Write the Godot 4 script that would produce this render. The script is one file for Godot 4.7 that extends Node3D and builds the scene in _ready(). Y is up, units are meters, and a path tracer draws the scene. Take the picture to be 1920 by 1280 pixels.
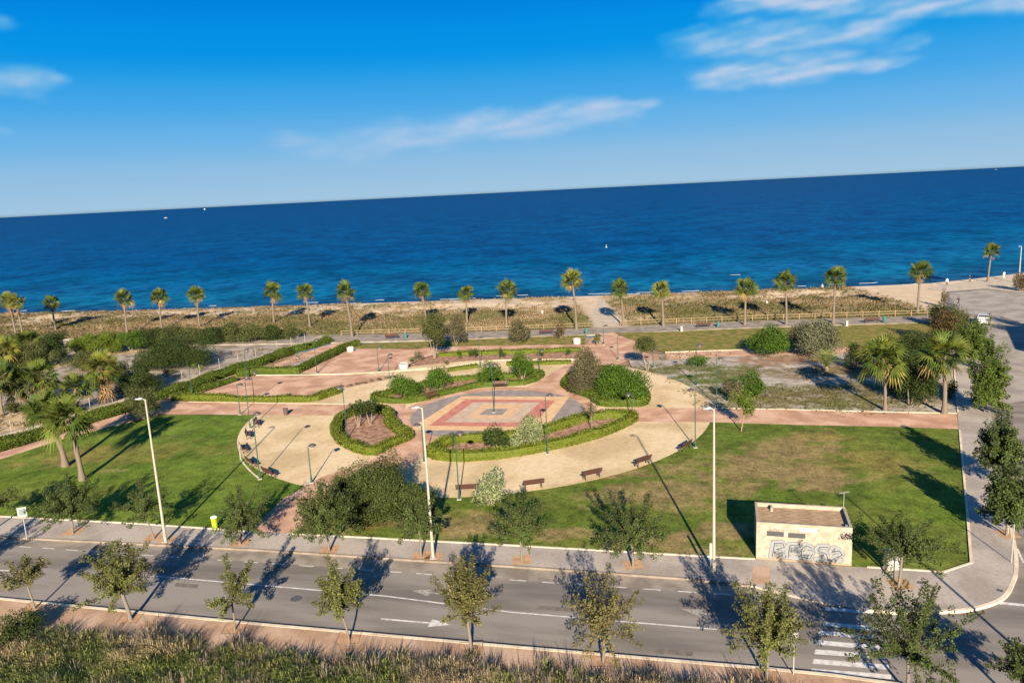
extends Node3D
# A seaside park seen from a drone: street with young mulberries, round plaza with hedged beds, palms, dunes and the sea.

var rng := RandomNumberGenerator.new()
var noise := FastNoiseLite.new()
var mats := {}
var used := {}

# ---------------------------------------------------------------- mesh buffer
class B:
	var v := PackedVector3Array()
	var n := PackedVector3Array()
	var c := PackedColorArray()
	var u := PackedVector2Array()
	var u2 := PackedVector2Array()
	var i := PackedInt32Array()
	func tri(a: Vector3, b: Vector3, d: Vector3, nn: Vector3, col: Color) -> void:
		var k := v.size()
		v.append(a); v.append(b); v.append(d)
		for q in 3:
			n.append(nn); c.append(col)
		i.append(k)
		if (d - a).cross(b - a).dot(nn) < 0.0:
			i.append(k + 2); i.append(k + 1)
		else:
			i.append(k + 1); i.append(k + 2)
	func quad(a: Vector3, b: Vector3, d: Vector3, e: Vector3, col: Color, nn := Vector3.ZERO) -> void:
		if nn == Vector3.ZERO:
			nn = (d - a).cross(b - a)
			if nn.length() < 1e-9:
				nn = (e - a).cross(d - a)
			nn = nn.normalized()
		var k := v.size()
		v.append(a); v.append(b); v.append(d); v.append(e)
		for q in 4:
			n.append(nn); c.append(col)
		if (d - a).cross(b - a).dot(nn) < 0.0:
			i.append_array(PackedInt32Array([k, k + 2, k + 1, k, k + 3, k + 2]))
		else:
			i.append_array(PackedInt32Array([k, k + 1, k + 2, k, k + 2, k + 3]))
	func leaf(p: Vector3, along: Vector3, side: Vector3, l: float, w: float, col: Color, out: Vector3) -> void:
		var m := p + along * (l * 0.45)
		var tip := p + along * l
		var nn := along.cross(side).normalized()
		if nn.dot(out) < 0.0:
			nn = -nn
		var sn := (nn + out * 0.55).normalized()
		var k := v.size()
		v.append(p); v.append(m + side * w - nn * (w * 0.3)); v.append(tip); v.append(m - side * w - nn * (w * 0.3))
		for q in 4:
			n.append(sn); c.append(col)
		if (v[k + 2] - p).cross(v[k + 1] - p).dot(nn) < 0.0:
			i.append_array(PackedInt32Array([k, k + 2, k + 1, k, k + 3, k + 2]))
		else:
			i.append_array(PackedInt32Array([k, k + 1, k + 2, k, k + 2, k + 3]))
	func box(at: Vector3, size: Vector3, bs := Basis.IDENTITY, col := Color.WHITE) -> void:
		var h := size * 0.5
		for ax in 3:
			for s in [-1.0, 1.0]:
				var w := Vector3.ZERO; w[ax] = s
				var a := Vector3.ZERO; a[(ax + 1) % 3] = 1.0
				var b := Vector3.ZERO; b[(ax + 2) % 3] = 1.0
				var o := at + bs * (w * h)
				var da := bs * (a * h)
				var db := bs * (b * h)
				quad(o - da - db, o + da - db, o + da + db, o - da + db, col, (bs * w).normalized())
	func tube(path: Array, radii: Array, sides: int, col: Color, cap := true) -> void:
		var k0 := v.size()
		var m := path.size()
		var prev := Vector3.ZERO
		for j in m:
			var t: Vector3 = (path[mini(j + 1, m - 1)] - path[maxi(j - 1, 0)]).normalized()
			var a := t.cross(Vector3(0.31, 0.2, 0.93)).normalized() if prev == Vector3.ZERO else (prev - t * prev.dot(t)).normalized()
			prev = a
			var b := t.cross(a)
			for s in sides:
				var an := TAU * s / sides
				var d := a * cos(an) + b * sin(an)
				v.append(path[j] + d * radii[j]); n.append(d); c.append(col)
		for j in m - 1:
			for s in sides:
				var p := k0 + j * sides + s
				var q := k0 + j * sides + (s + 1) % sides
				i.append_array(PackedInt32Array([p, p + sides, q, q, p + sides, q + sides]))
		if cap:
			for e in [0, m - 1]:
				var nn: Vector3 = (path[1] - path[0]).normalized() * -1.0 if e == 0 else (path[m - 1] - path[m - 2]).normalized()
				for s in range(1, sides - 1):
					tri(v[k0 + e * sides], v[k0 + e * sides + s], v[k0 + e * sides + s + 1], nn, col)
	func lathe(at: Vector3, prof: Array, sides: int, col: Color) -> void:
		# prof: [radius, height] pairs from bottom to top
		for j in prof.size() - 1:
			var r0: float = prof[j][0]; var y0: float = prof[j][1]
			var r1: float = prof[j + 1][0]; var y1: float = prof[j + 1][1]
			for s in sides:
				var a0 := TAU * s / sides; var a1 := TAU * (s + 1) / sides
				var d0 := Vector3(cos(a0), 0, sin(a0)); var d1 := Vector3(cos(a1), 0, sin(a1))
				var nn := ((d0 + d1).normalized() * (y1 - y0) + Vector3.UP * (r0 - r1)).normalized()
				if nn == Vector3.ZERO: nn = Vector3.UP
				quad(at + d0 * r0 + Vector3(0, y0, 0), at + d1 * r0 + Vector3(0, y0, 0), at + d1 * r1 + Vector3(0, y1, 0), at + d0 * r1 + Vector3(0, y1, 0), col, nn)
	func blob(at: Vector3, r: Vector3, col: Color, nz: FastNoiseLite, amp: float, rows := 5, cols := 8) -> void:
		var k := v.size()
		for a in rows + 1:
			for b in cols:
				var th := PI * a / rows; var ph := TAU * b / cols
				var d := Vector3(sin(th) * cos(ph), cos(th), sin(th) * sin(ph))
				var f := 1.0 + amp * nz.get_noise_3dv((at + d * r) * 1.3)
				v.append(at + d * r * f); n.append((d / r).normalized()); c.append(col)
		for a in rows:
			for b in cols:
				var p := k + a * cols + b
				var q := k + a * cols + (b + 1) % cols
				i.append_array(PackedInt32Array([p, p + cols, q, q, p + cols, q + cols]))
	func mesh() -> ArrayMesh:
		var arr := []
		arr.resize(Mesh.ARRAY_MAX)
		arr[Mesh.ARRAY_VERTEX] = v
		arr[Mesh.ARRAY_NORMAL] = n
		arr[Mesh.ARRAY_COLOR] = c
		if u.size() == v.size():
			arr[Mesh.ARRAY_TEX_UV] = u
			arr[Mesh.ARRAY_TEX_UV2] = u2
		arr[Mesh.ARRAY_INDEX] = i
		var m := ArrayMesh.new()
		m.add_surface_from_arrays(Mesh.PRIMITIVE_TRIANGLES, arr)
		return m

# ---------------------------------------------------------------- naming
func numbered(n: String) -> String:
	used[n] = used.get(n, -1) + 1
	return n if used[n] == 0 else "%s_%03d" % [n, used[n]]

func tag(o, label: String, category := "", group := "", kind := ""):
	o.set_meta("label", label)
	if category: o.set_meta("category", category)
	if group: o.set_meta("group", group)
	if kind: o.set_meta("kind", kind)
	return o

func thing(called: String, label: String, category: String, at := Vector3.ZERO, turn := 0.0, group := ""):
	var o := Node3D.new()
	o.name = numbered(called)
	add_child(o)
	o.position = at
	o.rotation.y = turn
	return tag(o, label, category, group)

func part(b, called: String, m, parent):
	var o := MeshInstance3D.new()
	o.mesh = b.mesh() if b is B else b
	o.material_override = m
	if parent == self:
		o.name = numbered(called)
	else:
		var cnt: Dictionary = parent.get_meta("part_names", {})
		cnt[called] = cnt.get(called, -1) + 1
		parent.set_meta("part_names", cnt)
		o.name = called if cnt[called] == 0 else "%s_%03d" % [called, cnt[called]]
	parent.add_child(o)
	return o

func structure(b, called: String, m, label := ""):
	var o = part(b, called, m, self)
	o.set_meta("kind", "structure")
	if label: o.set_meta("label", label)
	return o

func clear_counts(node):
	if node.has_meta("part_names"): node.remove_meta("part_names")
	for k in node.get_children(): clear_counts(k)

# ---------------------------------------------------------------- materials
func lin(r: float, g: float, b: float) -> Color:
	return Color(r, g, b).linear_to_srgb()

func paint(key: String, r: float, g: float, b: float, rough := 0.8, metal := 0.0, spec := 0.4):
	if mats.has(key): return mats[key]
	var m := StandardMaterial3D.new()
	m.resource_name = key
	m.albedo_color = lin(r, g, b)
	m.roughness = rough
	m.metallic = metal
	m.metallic_specular = spec
	mats[key] = m
	return m

func vpaint(key: String, rough := 0.8, spec := 0.3, through := 0.0):
	if mats.has(key): return mats[key]
	var m := StandardMaterial3D.new()
	m.resource_name = key
	m.vertex_color_use_as_albedo = true
	m.roughness = rough
	m.metallic_specular = spec
	if through > 0.0:
		m.backlight_enabled = true
		m.backlight = Color(through, through, through)
	mats[key] = m
	return m

func ntex(sd: int, freq: float, size: int, cols: Array, stops: Array, kind := FastNoiseLite.TYPE_SIMPLEX_SMOOTH, oct := 5, gain := 0.55) -> NoiseTexture2D:
	var f := FastNoiseLite.new()
	f.seed = sd; f.frequency = freq; f.noise_type = kind
	f.fractal_type = FastNoiseLite.FRACTAL_FBM
	f.fractal_octaves = oct; f.fractal_gain = gain
	var g := Gradient.new()
	var cc := PackedColorArray()
	for x in cols: cc.append(lin(x[0], x[1], x[2]))
	g.offsets = PackedFloat32Array(stops)
	g.colors = cc
	var t := NoiseTexture2D.new()
	t.width = size; t.height = size
	t.seamless = true
	t.noise = f
	t.color_ramp = g
	return t

# ground material: a broad colour texture, and a fine grain multiplied over it
func soil(key: String, broad: Texture2D, broad_m: float, fine: Texture2D, fine_m: float, rough := 0.95, spec := 0.2):
	if mats.has(key): return mats[key]
	var m := StandardMaterial3D.new()
	m.resource_name = key
	m.albedo_texture = broad
	m.uv1_scale = Vector3(1.0 / broad_m, 1.0 / broad_m, 1)
	m.detail_enabled = true
	m.detail_blend_mode = BaseMaterial3D.BLEND_MODE_MUL
	m.detail_uv_layer = BaseMaterial3D.DETAIL_UV_2
	m.detail_albedo = fine
	m.uv2_scale = Vector3(1.0 / fine_m, 1.0 / fine_m, 1)
	m.roughness = rough
	m.metallic_specular = spec
	mats[key] = m
	return m

# a colour map over one stretch of ground: noise between a and b, with patches of colour where they lie
func patch_map(x0: float, z0: float, x1: float, z1: float, sz: int, a: Array, b: Array, spots: Array, sd: int, freq := 0.09) -> ImageTexture:
	var f := FastNoiseLite.new()
	f.seed = sd; f.frequency = freq; f.fractal_octaves = 4
	var g := FastNoiseLite.new()
	g.seed = sd + 9; g.frequency = 0.45; g.fractal_octaves = 4
	var img := Image.create(sz, sz, false, Image.FORMAT_RGB8)
	for j in sz:
		for k in sz:
			var x := lerpf(x0, x1, (k + 0.5) / sz)
			var z := lerpf(z0, z1, (j + 0.5) / sz)
			var fine := g.get_noise_2d(x, z)
			var t := clampf(0.5 + 0.8 * f.get_noise_2d(x, z) + 0.35 * fine, 0.0, 1.0)
			var r := lerpf(a[0], b[0], t); var gr := lerpf(a[1], b[1], t); var bl := lerpf(a[2], b[2], t)
			for s in spots:
				var dx: float = (x - s[0]) / s[2]; var dz: float = (z - s[1]) / s[3]
				var d := dx * dx + dz * dz
				if d < 2.2:
					var w := clampf((1.35 - d + 1.1 * f.get_noise_2d(x * 2.1 + 40.0, z * 2.1) + 0.9 * fine) * 0.9, 0.0, 1.0) * float(s[4])
					r = lerpf(r, s[5], w); gr = lerpf(gr, s[6], w); bl = lerpf(bl, s[7], w)
			var mot := 1.0 + 0.45 * g.get_noise_2d(x * 2.3 + 11.0, z * 2.3) + 0.4 * f.get_noise_2d(x * 3.1, z * 3.1 + 70.0)
			img.set_pixel(k, j, Color(r * mot, gr * mot, bl * mot).linear_to_srgb())
	return ImageTexture.create_from_image(img)

func mapped(key: String, tex: Texture2D, x0: float, z0: float, x1: float, z1: float, fine: Texture2D, fine_m: float):
	var m = soil(key, tex, 1.0, fine, fine_m)
	m.uv1_scale = Vector3(1.0 / (x1 - x0), 1.0 / (z1 - z0), 1)
	m.uv1_offset = Vector3(-x0 / (x1 - x0), -z0 / (z1 - z0), 0)
	return m

# ---------------------------------------------------------------- ground sheets
func v2(a: Array) -> PackedVector2Array:
	var o := PackedVector2Array()
	for k in a.size() / 2: o.append(Vector2(a[2 * k], a[2 * k + 1]))
	return o

func smooth(p: PackedVector2Array, closed: bool, n := 5) -> PackedVector2Array:
	var o := PackedVector2Array()
	var m := p.size()
	for k in (m if closed else m - 1):
		var p0 := p[(k - 1 + m) % m] if closed else p[maxi(k - 1, 0)]
		var p3 := p[(k + 2) % m] if closed else p[mini(k + 2, m - 1)]
		var p1 := p[k]; var p2 := p[(k + 1) % m]
		for s in n:
			var t := float(s) / n
			o.append(0.5 * (2.0 * p1 + (p2 - p0) * t + (2.0 * p0 - 5.0 * p1 + 4.0 * p2 - p3) * t * t + (3.0 * p1 - p0 - 3.0 * p2 + p3) * t * t * t))
	if not closed: o.append(p[m - 1])
	return o

func circle(x: float, z: float, r: float, n := 72) -> PackedVector2Array:
	var o := PackedVector2Array()
	for k in n: o.append(Vector2(x + r * cos(TAU * k / n), z + r * sin(TAU * k / n)))
	return o

# a flat slab: top at y, sides down by thick
func slab(p: PackedVector2Array, y: float, thick := 0.0) -> B:
	var b := B.new()
	var idx := Geometry2D.triangulate_polygon(p)
	if idx.is_empty(): print("BAD POLYGON ", p.size(), " ", p[0])
	for k in p.size():
		b.v.append(Vector3(p[k].x, y, p[k].y)); b.n.append(Vector3.UP); b.c.append(Color.WHITE)
		b.u.append(p[k]); b.u2.append(p[k])
	for k in idx.size() / 3:
		var a := idx[3 * k]; var q := idx[3 * k + 1]; var r := idx[3 * k + 2]
		if (b.v[r] - b.v[a]).cross(b.v[q] - b.v[a]).y < 0.0:
			var t := q; q = r; r = t
		b.i.append_array(PackedInt32Array([a, q, r]))
	if thick > 0.0:
		var cw := 1.0 if Geometry2D.is_polygon_clockwise(p) else -1.0
		for k in p.size():
			var a := p[k]; var q := p[(k + 1) % p.size()]
			var d := (q - a)
			var nn := Vector3(d.y, 0, -d.x).normalized() * cw
			b.quad(Vector3(a.x, y, a.y), Vector3(q.x, y, q.y), Vector3(q.x, y - thick, q.y), Vector3(a.x, y - thick, a.y), Color.WHITE, nn)
			for e in [a, q, q, a]:
				b.u.append(e); b.u2.append(e)
	return b

# a strip of rectangular section along a line (kerbs, low walls, painted lines)
func strip(p: PackedVector2Array, w: float, y0: float, y1: float, closed := false, b: B = null) -> B:
	if b == null: b = B.new()
	var m := p.size()
	var L := PackedVector2Array(); var R := PackedVector2Array()
	for k in m:
		var a := p[(k - 1 + m) % m] if closed or k > 0 else p[k]
		var e := p[(k + 1) % m] if closed or k < m - 1 else p[k]
		var d := (e - a).normalized()
		var nn := Vector2(-d.y, d.x) * (w * 0.5)
		L.append(p[k] + nn); R.append(p[k] - nn)
	for k in (m if closed else m - 1):
		var q := (k + 1) % m
		var nl := Vector3(L[k].x - R[k].x, 0, L[k].y - R[k].y).normalized()
		var l0 := Vector3(L[k].x, y1, L[k].y); var l1 := Vector3(L[q].x, y1, L[q].y)
		var r0 := Vector3(R[k].x, y1, R[k].y); var r1 := Vector3(R[q].x, y1, R[q].y)
		var dn := Vector3(0, y1 - y0, 0)
		var f := [[l0, l1, r1, r0, Vector3.UP]]
		if y1 - y0 > 0.02:
			f.append([l0, l1, l1 - dn, l0 - dn, nl])
			f.append([r0, r1, r1 - dn, r0 - dn, -nl])
		for x in f:
			b.quad(x[0], x[1], x[2], x[3], Color.WHITE, x[4])
			for e in 4:
				b.u.append(Vector2(x[e].x, x[e].z)); b.u2.append(Vector2(x[e].x, x[e].z))
	return b

func vary(a: Color, b: Color, j := 0.18) -> Color:
	var t := rng.randf()
	var k := 1.0 + rng.randf_range(-j, j)
	return Color((a.r + (b.r - a.r) * t) * k, (a.g + (b.g - a.g) * t) * k, (a.b + (b.b - a.b) * t) * k)

func rdir() -> Vector3:
	var z := rng.randf_range(-1, 1); var a := rng.randf() * TAU; var r := sqrt(1.0 - z * z)
	return Vector3(r * cos(a), z, r * sin(a))

# ---------------------------------------------------------------- plants
const LEAFC := {
	"mulberry_autumn": [Color(0.092, 0.098, 0.03), Color(0.042, 0.054, 0.016)],
	"mulberry_green": [Color(0.0510, 0.0686, 0.0194), Color(0.0220, 0.0387, 0.0114)],
	"mulberry_brown": [Color(0.094, 0.088, 0.033), Color(0.047, 0.053, 0.018)],
	"bright": [Color(0.0484, 0.0880, 0.0106), Color(0.0246, 0.0546, 0.0079)],
	"dark": [Color(0.0317, 0.0458, 0.0114), Color(0.0158, 0.0282, 0.0079)],
	"olive": [Color(0.0616, 0.0686, 0.0229), Color(0.0317, 0.0422, 0.0141)],
	"grey": [Color(0.1012, 0.1038, 0.0616), Color(0.0572, 0.0660, 0.0387)],
	"brown": [Color(0.0748, 0.0493, 0.0229), Color(0.0405, 0.0352, 0.0150)],
	"pale": [Color(0.1848, 0.1980, 0.1144), Color(0.0704, 0.1056, 0.0352)],
	"lime": [Color(0.0792, 0.1100, 0.0123), Color(0.0396, 0.0660, 0.0088)],
	"tamarisk": [Color(0.0880, 0.0792, 0.0440), Color(0.0475, 0.0475, 0.0264)],
	"street_green": [Color(0.0660, 0.0968, 0.0176), Color(0.0317, 0.0563, 0.0114)],
	"olive_dark": [Color(0.0493, 0.0634, 0.0185), Color(0.0246, 0.0370, 0.0106)],
	"straw": [Color(0.2024, 0.1452, 0.0792), Color(0.1232, 0.0924, 0.0484)],
	"palm": [Color(0.0748, 0.0924, 0.0176), Color(0.0299, 0.0528, 0.0106)],
	"palm_yellow": [Color(0.1320, 0.1320, 0.0264), Color(0.0528, 0.0774, 0.0150)],
	"hedge": [Color(0.0616, 0.0862, 0.0114), Color(0.0317, 0.0528, 0.0079)],
	"hedge_light": [Color(0.084, 0.102, 0.014), Color(0.046, 0.064, 0.009)],
}

# a young pollarded mulberry: straight trunk, a head of long leafy shoots
func mulberry(label: String, at: Vector3, full: float, width: float, fork: float, tone: String, sd: int, o := {}):
	rng.seed = sd
	var t = thing("street_tree", label, "tree", at, 0.0, o.get("group", "young mulberries along the street"))
	var lean: Vector3 = o.get("lean", Vector3(rng.randf_range(-0.12, 0.12), 0, rng.randf_range(-0.1, 0.1)))
	var wood := B.new()
	var bark := Color(0.125, 0.113, 0.097)
	var head := Vector3(lean.x, fork, lean.z)
	var r0: float = o.get("trunk", 0.075)
	wood.tube([Vector3(0, -0.05, 0), Vector3(0, 0.12, 0), lean * 0.35 + Vector3(0.02, fork * 0.4, 0), lean * 0.8 + Vector3(-0.01, fork * 0.8, 0.01), head, head + Vector3(0, 0.22, 0)], [r0 * 1.5, r0 * 1.15, r0, r0 * 0.95, r0 * 1.15, r0 * 0.6], 8, bark)
	var crown := B.new()
	var ca: Color = LEAFC[tone][0]; var cb: Color = LEAFC[tone][1]
	var ns: int = o.get("shoots", 30)
	var dens: float = o.get("leaves", 62.0) * 2.2
	var hup := full - fork
	var lmin: float = o.get("low", -0.25)
	var ll: float = o.get("leaf", 0.17) * 0.64
	for s in ns:
		var az := TAU * (s + rng.randf_range(-0.4, 0.4)) / ns * 5.0 + rng.randf() * 0.5
		var e := lerpf(lmin, 1.0, pow(float(s) / maxf(ns - 1, 1), o.get("up", 0.8)))
		e = clampf(e + rng.randf_range(-0.14, 0.14), -0.6, 1.0)
		var ch := sqrt(maxf(0.0, 1.0 - e * e))
		var reach := rng.randf_range(0.55, 1.0)
		if rng.randf() < 0.25: reach *= 1.2
		if e > 0.88: reach = minf(reach, 0.95)
		var end := Vector3(cos(az) * ch * width * 0.5, e * hup if e > 0 else e * hup * 0.55, sin(az) * ch * width * 0.5) * reach
		var start := head + Vector3(cos(az) * 0.05, rng.randf_range(-0.12, 0.12), sin(az) * 0.05)
		var mid := start + end * 0.45 + Vector3(0, 0.12 * end.length() * (1.0 - absf(e)), 0)
		var L := end.length()
		var pts := []
		for k in 6:
			var q := k / 5.0
			pts.append(start.lerp(mid, q).lerp(mid.lerp(start + end, q), q))
		wood.tube(pts, [0.03, 0.025, 0.02, 0.015, 0.01, 0.005], 4, Color(0.07, 0.058, 0.042), false)
		var shade := rng.randf_range(0.85, 1.15)
		var runs := [[start, mid, start + end, 1.0]]
		for w in 3:
			var q0: float = [0.35, 0.58, 0.78][w]
			var p0 := start.lerp(mid, q0).lerp(mid.lerp(start + end, q0), q0)
			var dv := (end.normalized() + rdir() * 0.7 + Vector3(0, 0.25, 0)).normalized() * L * rng.randf_range(0.2, 0.42) * (1.15 - q0 * 0.5)
			runs.append([p0, p0 + dv * 0.55 + Vector3(0, 0.06, 0), p0 + dv, 1.0])
			wood.tube([p0, p0 + dv * 0.55 + Vector3(0, 0.04, 0), p0 + dv], [0.013, 0.01, 0.004], 3, Color(0.07, 0.058, 0.042), false)
		for rn in runs:
			var ra: Vector3 = rn[0]; var rb: Vector3 = rn[1]; var rc: Vector3 = rn[2]
			var nl := int(ra.distance_to(rc) * dens * 0.47 * rng.randf_range(0.7, 1.15))
			for k in nl:
				var q := lerpf(0.1, 1.03, pow(rng.randf(), 0.8))
				var p := ra.lerp(rb, q).lerp(rb.lerp(rc, q), q)
				var d := (rb.lerp(rc, q) - ra.lerp(rb, q)).normalized()
				var off := rdir(); off = (off - d * off.dot(d)).normalized()
				p += off * rng.randf_range(0.02, 0.17) * (1.15 - q * 0.5) * o.get("fluff", 1.0)
				var al := (off * 0.8 + d * 0.4 + Vector3(0, rng.randf_range(-0.7, 0.1), 0)).normalized()
				var sd2 := al.cross(rdir()).normalized()
				var col := vary(ca, cb, 0.2)
				if rng.randf() < o.get("turned", 0.06): col = Color(col.r * 1.5, col.g * 1.15, col.b)
				var l := ll * rng.randf_range(0.65, 1.25)
				crown.leaf(p, al, sd2, l, l * 0.36, Color(col.r * shade, col.g * shade, col.b * shade), (p - head).normalized())
	part(wood, "trunk", vpaint("bark", 0.9, 0.2), t)
	part(crown, "crown", vpaint("leaf", 0.65, 0.25, 0.3), t)
	if o.has("pit"):
		pass
	return t

# a rounded shrub or small tree crown built of leafy lumps
func leafy_mass(b: B, at: Vector3, w: float, h: float, d: float, tone: String, lumps: int, leaf: float, cover: float, flat := 0.0):
	var ca: Color = LEAFC[tone][0]; var cb: Color = LEAFC[tone][1]
	var cl := []
	lumps = int(lumps * 1.35)
	for k in lumps:
		var a := rng.randf() * TAU
		var rr := sqrt(rng.randf()) * (0.74 if lumps > 1 else 0.0)
		var yy := rng.randf_range(0.2, 0.72) if lumps > 1 else 0.5
		var room := sqrt(maxf(0.08, 1.0 - rr * rr * 1.5))
		yy = lerpf(yy, yy * room, 0.8)
		var sc := rng.randf_range(0.17, 0.37) if lumps > 1 else 0.5
		if flat > 0.0: yy = lerpf(yy, 0.6, flat)
		var c := at + Vector3(cos(a) * rr * w * 0.5, yy * h, sin(a) * rr * d * 0.5)
		var r := Vector3(sc * w * 0.62, sc * h * 0.78, sc * d * 0.62)
		if c.y - r.y < at.y + 0.02 and flat <= 0.0: c.y = at.y + r.y * 0.9
		cl.append([c, r, rng.randf_range(0.8, 1.2)])
	for q in cl:
		var c: Vector3 = q[0]; var r: Vector3 = q[1]
		var area := 4.0 * PI * pow((pow(r.x * r.y, 1.6) + pow(r.x * r.z, 1.6) + pow(r.y * r.z, 1.6)) / 3.0, 1.0 / 1.6)
		var m := int(area / (leaf * leaf) * cover * 2.9)
		for k in m:
			var dd := rdir()
			if dd.y < -0.55 and rng.randf() < 0.7: continue
			var f := lerpf(1.1, 0.3, pow(rng.randf(), 1.7)) + 0.3 * noise.get_noise_3dv((c + dd * r) * 2.4)
			if rng.randf() < 0.07: f += rng.randf_range(0.08, 0.3)
			var p := c + dd * r * f
			var al := (dd * rng.randf_range(0.2, 1.0) + rdir() * 0.8 + Vector3(0, 0.15, 0)).normalized()
			var sd := al.cross(rdir()).normalized()
			var col := vary(ca, cb, 0.22)
			var l := leaf * rng.randf_range(0.55, 1.15)
			b.leaf(p, al, sd, l, l * 0.34, Color(col.r * q[2], col.g * q[2], col.b * q[2]), dd)

func bush(called: String, label: String, at: Vector3, w: float, h: float, tone: String, sd: int, o := {}):
	rng.seed = sd
	var t = thing(called, label, o.get("category", "shrub"), at, 0.0, o.get("group", ""))
	var crown := B.new()
	var stem_h: float = o.get("stem", 0.0)
	var d: float = o.get("deep", w)
	leafy_mass(crown, Vector3(o.get("shift", 0.0), stem_h, 0), w, (h - stem_h) * 1.36, d, tone, o.get("lumps", 9), o.get("leaf", 0.16), o.get("cover", 0.75), o.get("flat", 0.0))
	for q in o.get("clumps", []):
		leafy_mass(crown, Vector3(q[0], 0, q[1]), q[2], q[3], q[2], tone, q[4], o.get("leaf", 0.16), o.get("cover", 0.75))
	var wood := B.new()
	var ns: int = o.get("stems", 3)
	for k in ns:
		var a := TAU * k / ns + 0.4
		var sp := 0.06 if stem_h > 0.0 else 0.14
		var tp := Vector3(cos(a) * w * 0.16 + o.get("shift", 0.0), maxf(stem_h, h * 0.3) + h * 0.15, sin(a) * d * 0.16)
		wood.tube([Vector3(cos(a) * sp, -0.03, sin(a) * sp), tp * 0.5 + Vector3(cos(a) * 0.05, 0, 0), tp], [0.07, 0.055, 0.03] if h > 1.5 else [0.03, 0.025, 0.015], 6, Color(0.17, 0.13, 0.10))
	part(wood, "trunk" if o.get("category", "shrub") == "tree" else "stem", vpaint("bark", 0.9, 0.2), t)
	part(crown, "crown" if o.get("category", "shrub") == "tree" else "foliage", vpaint("leaf", 0.65, 0.25, 0.3), t)
	return t

# a clipped hedge along a line
func hedge(label: String, p: PackedVector2Array, closed: bool, w: float, h: float, tone: String, sd: int, y0 := 0.1):
	rng.seed = sd
	var b := B.new()
	var ca: Color = LEAFC[tone][0]; var cb: Color = LEAFC[tone][1]
	var m := p.size()
	# points about every 0.5 m
	var q := PackedVector2Array()
	for k in (m if closed else m - 1):
		var a := p[k]; var e := p[(k + 1) % m]
		var n := maxi(1, int(a.distance_to(e) / 0.5))
		for s in n: q.append(a.lerp(e, float(s) / n))
	if not closed: q.append(p[m - 1])
	m = q.size()
	var o := Vector2.ZERO
	for x in q: o += x
	o /= m
	var t = thing("hedge", label, "hedge", Vector3(o.x, y0, o.y))
	var prof := [[-0.5, 0.0], [-0.52, 0.55], [-0.4, 0.95], [0.0, 1.02], [0.4, 0.95], [0.52, 0.55], [0.5, 0.0]]
	var rings := []
	for k in m:
		var a := q[(k - 1 + m) % m] if closed or k > 0 else q[k]
		var e := q[(k + 1) % m] if closed or k < m - 1 else q[k]
		var d := (e - a).normalized()
		var nn := Vector2(-d.y, d.x)
		var ring := []
		for s in prof.size():
			var wob := 1.0 + 0.42 * noise.get_noise_3d(q[k].x * 1.9, s * 3.7, q[k].y * 1.9)
			var c: Vector2 = q[k] - o + nn * (prof[s][0] * w * wob)
			ring.append(Vector3(c.x, prof[s][1] * h * wob * (1.0 + 0.2 * noise.get_noise_2d(q[k].x * 0.7, q[k].y * 0.7)), c.y))
		rings.append(ring)
	var base := Color((ca.r + cb.r) * 0.5, (ca.g + cb.g) * 0.5, (ca.b + cb.b) * 0.5)
	for k in (m if closed else m - 1):
		var A = rings[k]; var E = rings[(k + 1) % m]
		var mid: Vector3 = (A[3] + A[0]) * 0.5
		for s in prof.size() - 1:
			var cc: Vector3 = (A[s] + A[s + 1]) * 0.5 - (A[0] + A[6]) * 0.5
			var nn: Vector3 = (E[s] - A[s]).cross(A[s + 1] - A[s]).normalized()
			if nn.dot(cc + Vector3(0, -0.2 * h, 0)) < 0.0: nn = -nn
			b.quad(A[s], E[s], E[s + 1], A[s + 1], base, nn)
			var ar: float = A[s].distance_to(E[s]) * A[s].distance_to(A[s + 1])
			var cnt := ar * 125.0
			var ci := int(cnt) + (1 if rng.randf() < cnt - int(cnt) else 0)
			for z in ci:
				var x := rng.randf(); var y := rng.randf()
				var pt: Vector3 = A[s].lerp(E[s], x).lerp(A[s + 1].lerp(E[s + 1], x), y) + nn * rng.randf_range(-0.04, 0.15)
				var al := (nn * 0.7 + rdir()).normalized()
				var l := rng.randf_range(0.07, 0.2)
				b.leaf(pt, al, al.cross(rdir()).normalized(), l, l * 0.38, vary(ca, cb, 0.4) if rng.randf() > 0.05 else Color(0.10, 0.075, 0.03), nn)
	if not closed:
		for ed in [0, m - 1]:
			var A = rings[ed]
			var nn2 := Vector3(q[0].x - q[1].x, 0, q[0].y - q[1].y).normalized() if ed == 0 else Vector3(q[m - 1].x - q[m - 2].x, 0, q[m - 1].y - q[m - 2].y).normalized()
			for s in range(1, prof.size() - 1): b.tri(A[0], A[s], A[s + 1], nn2, base)
	part(b, "foliage", vpaint("leaf", 0.65, 0.25, 0.3), t)
	return t

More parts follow.
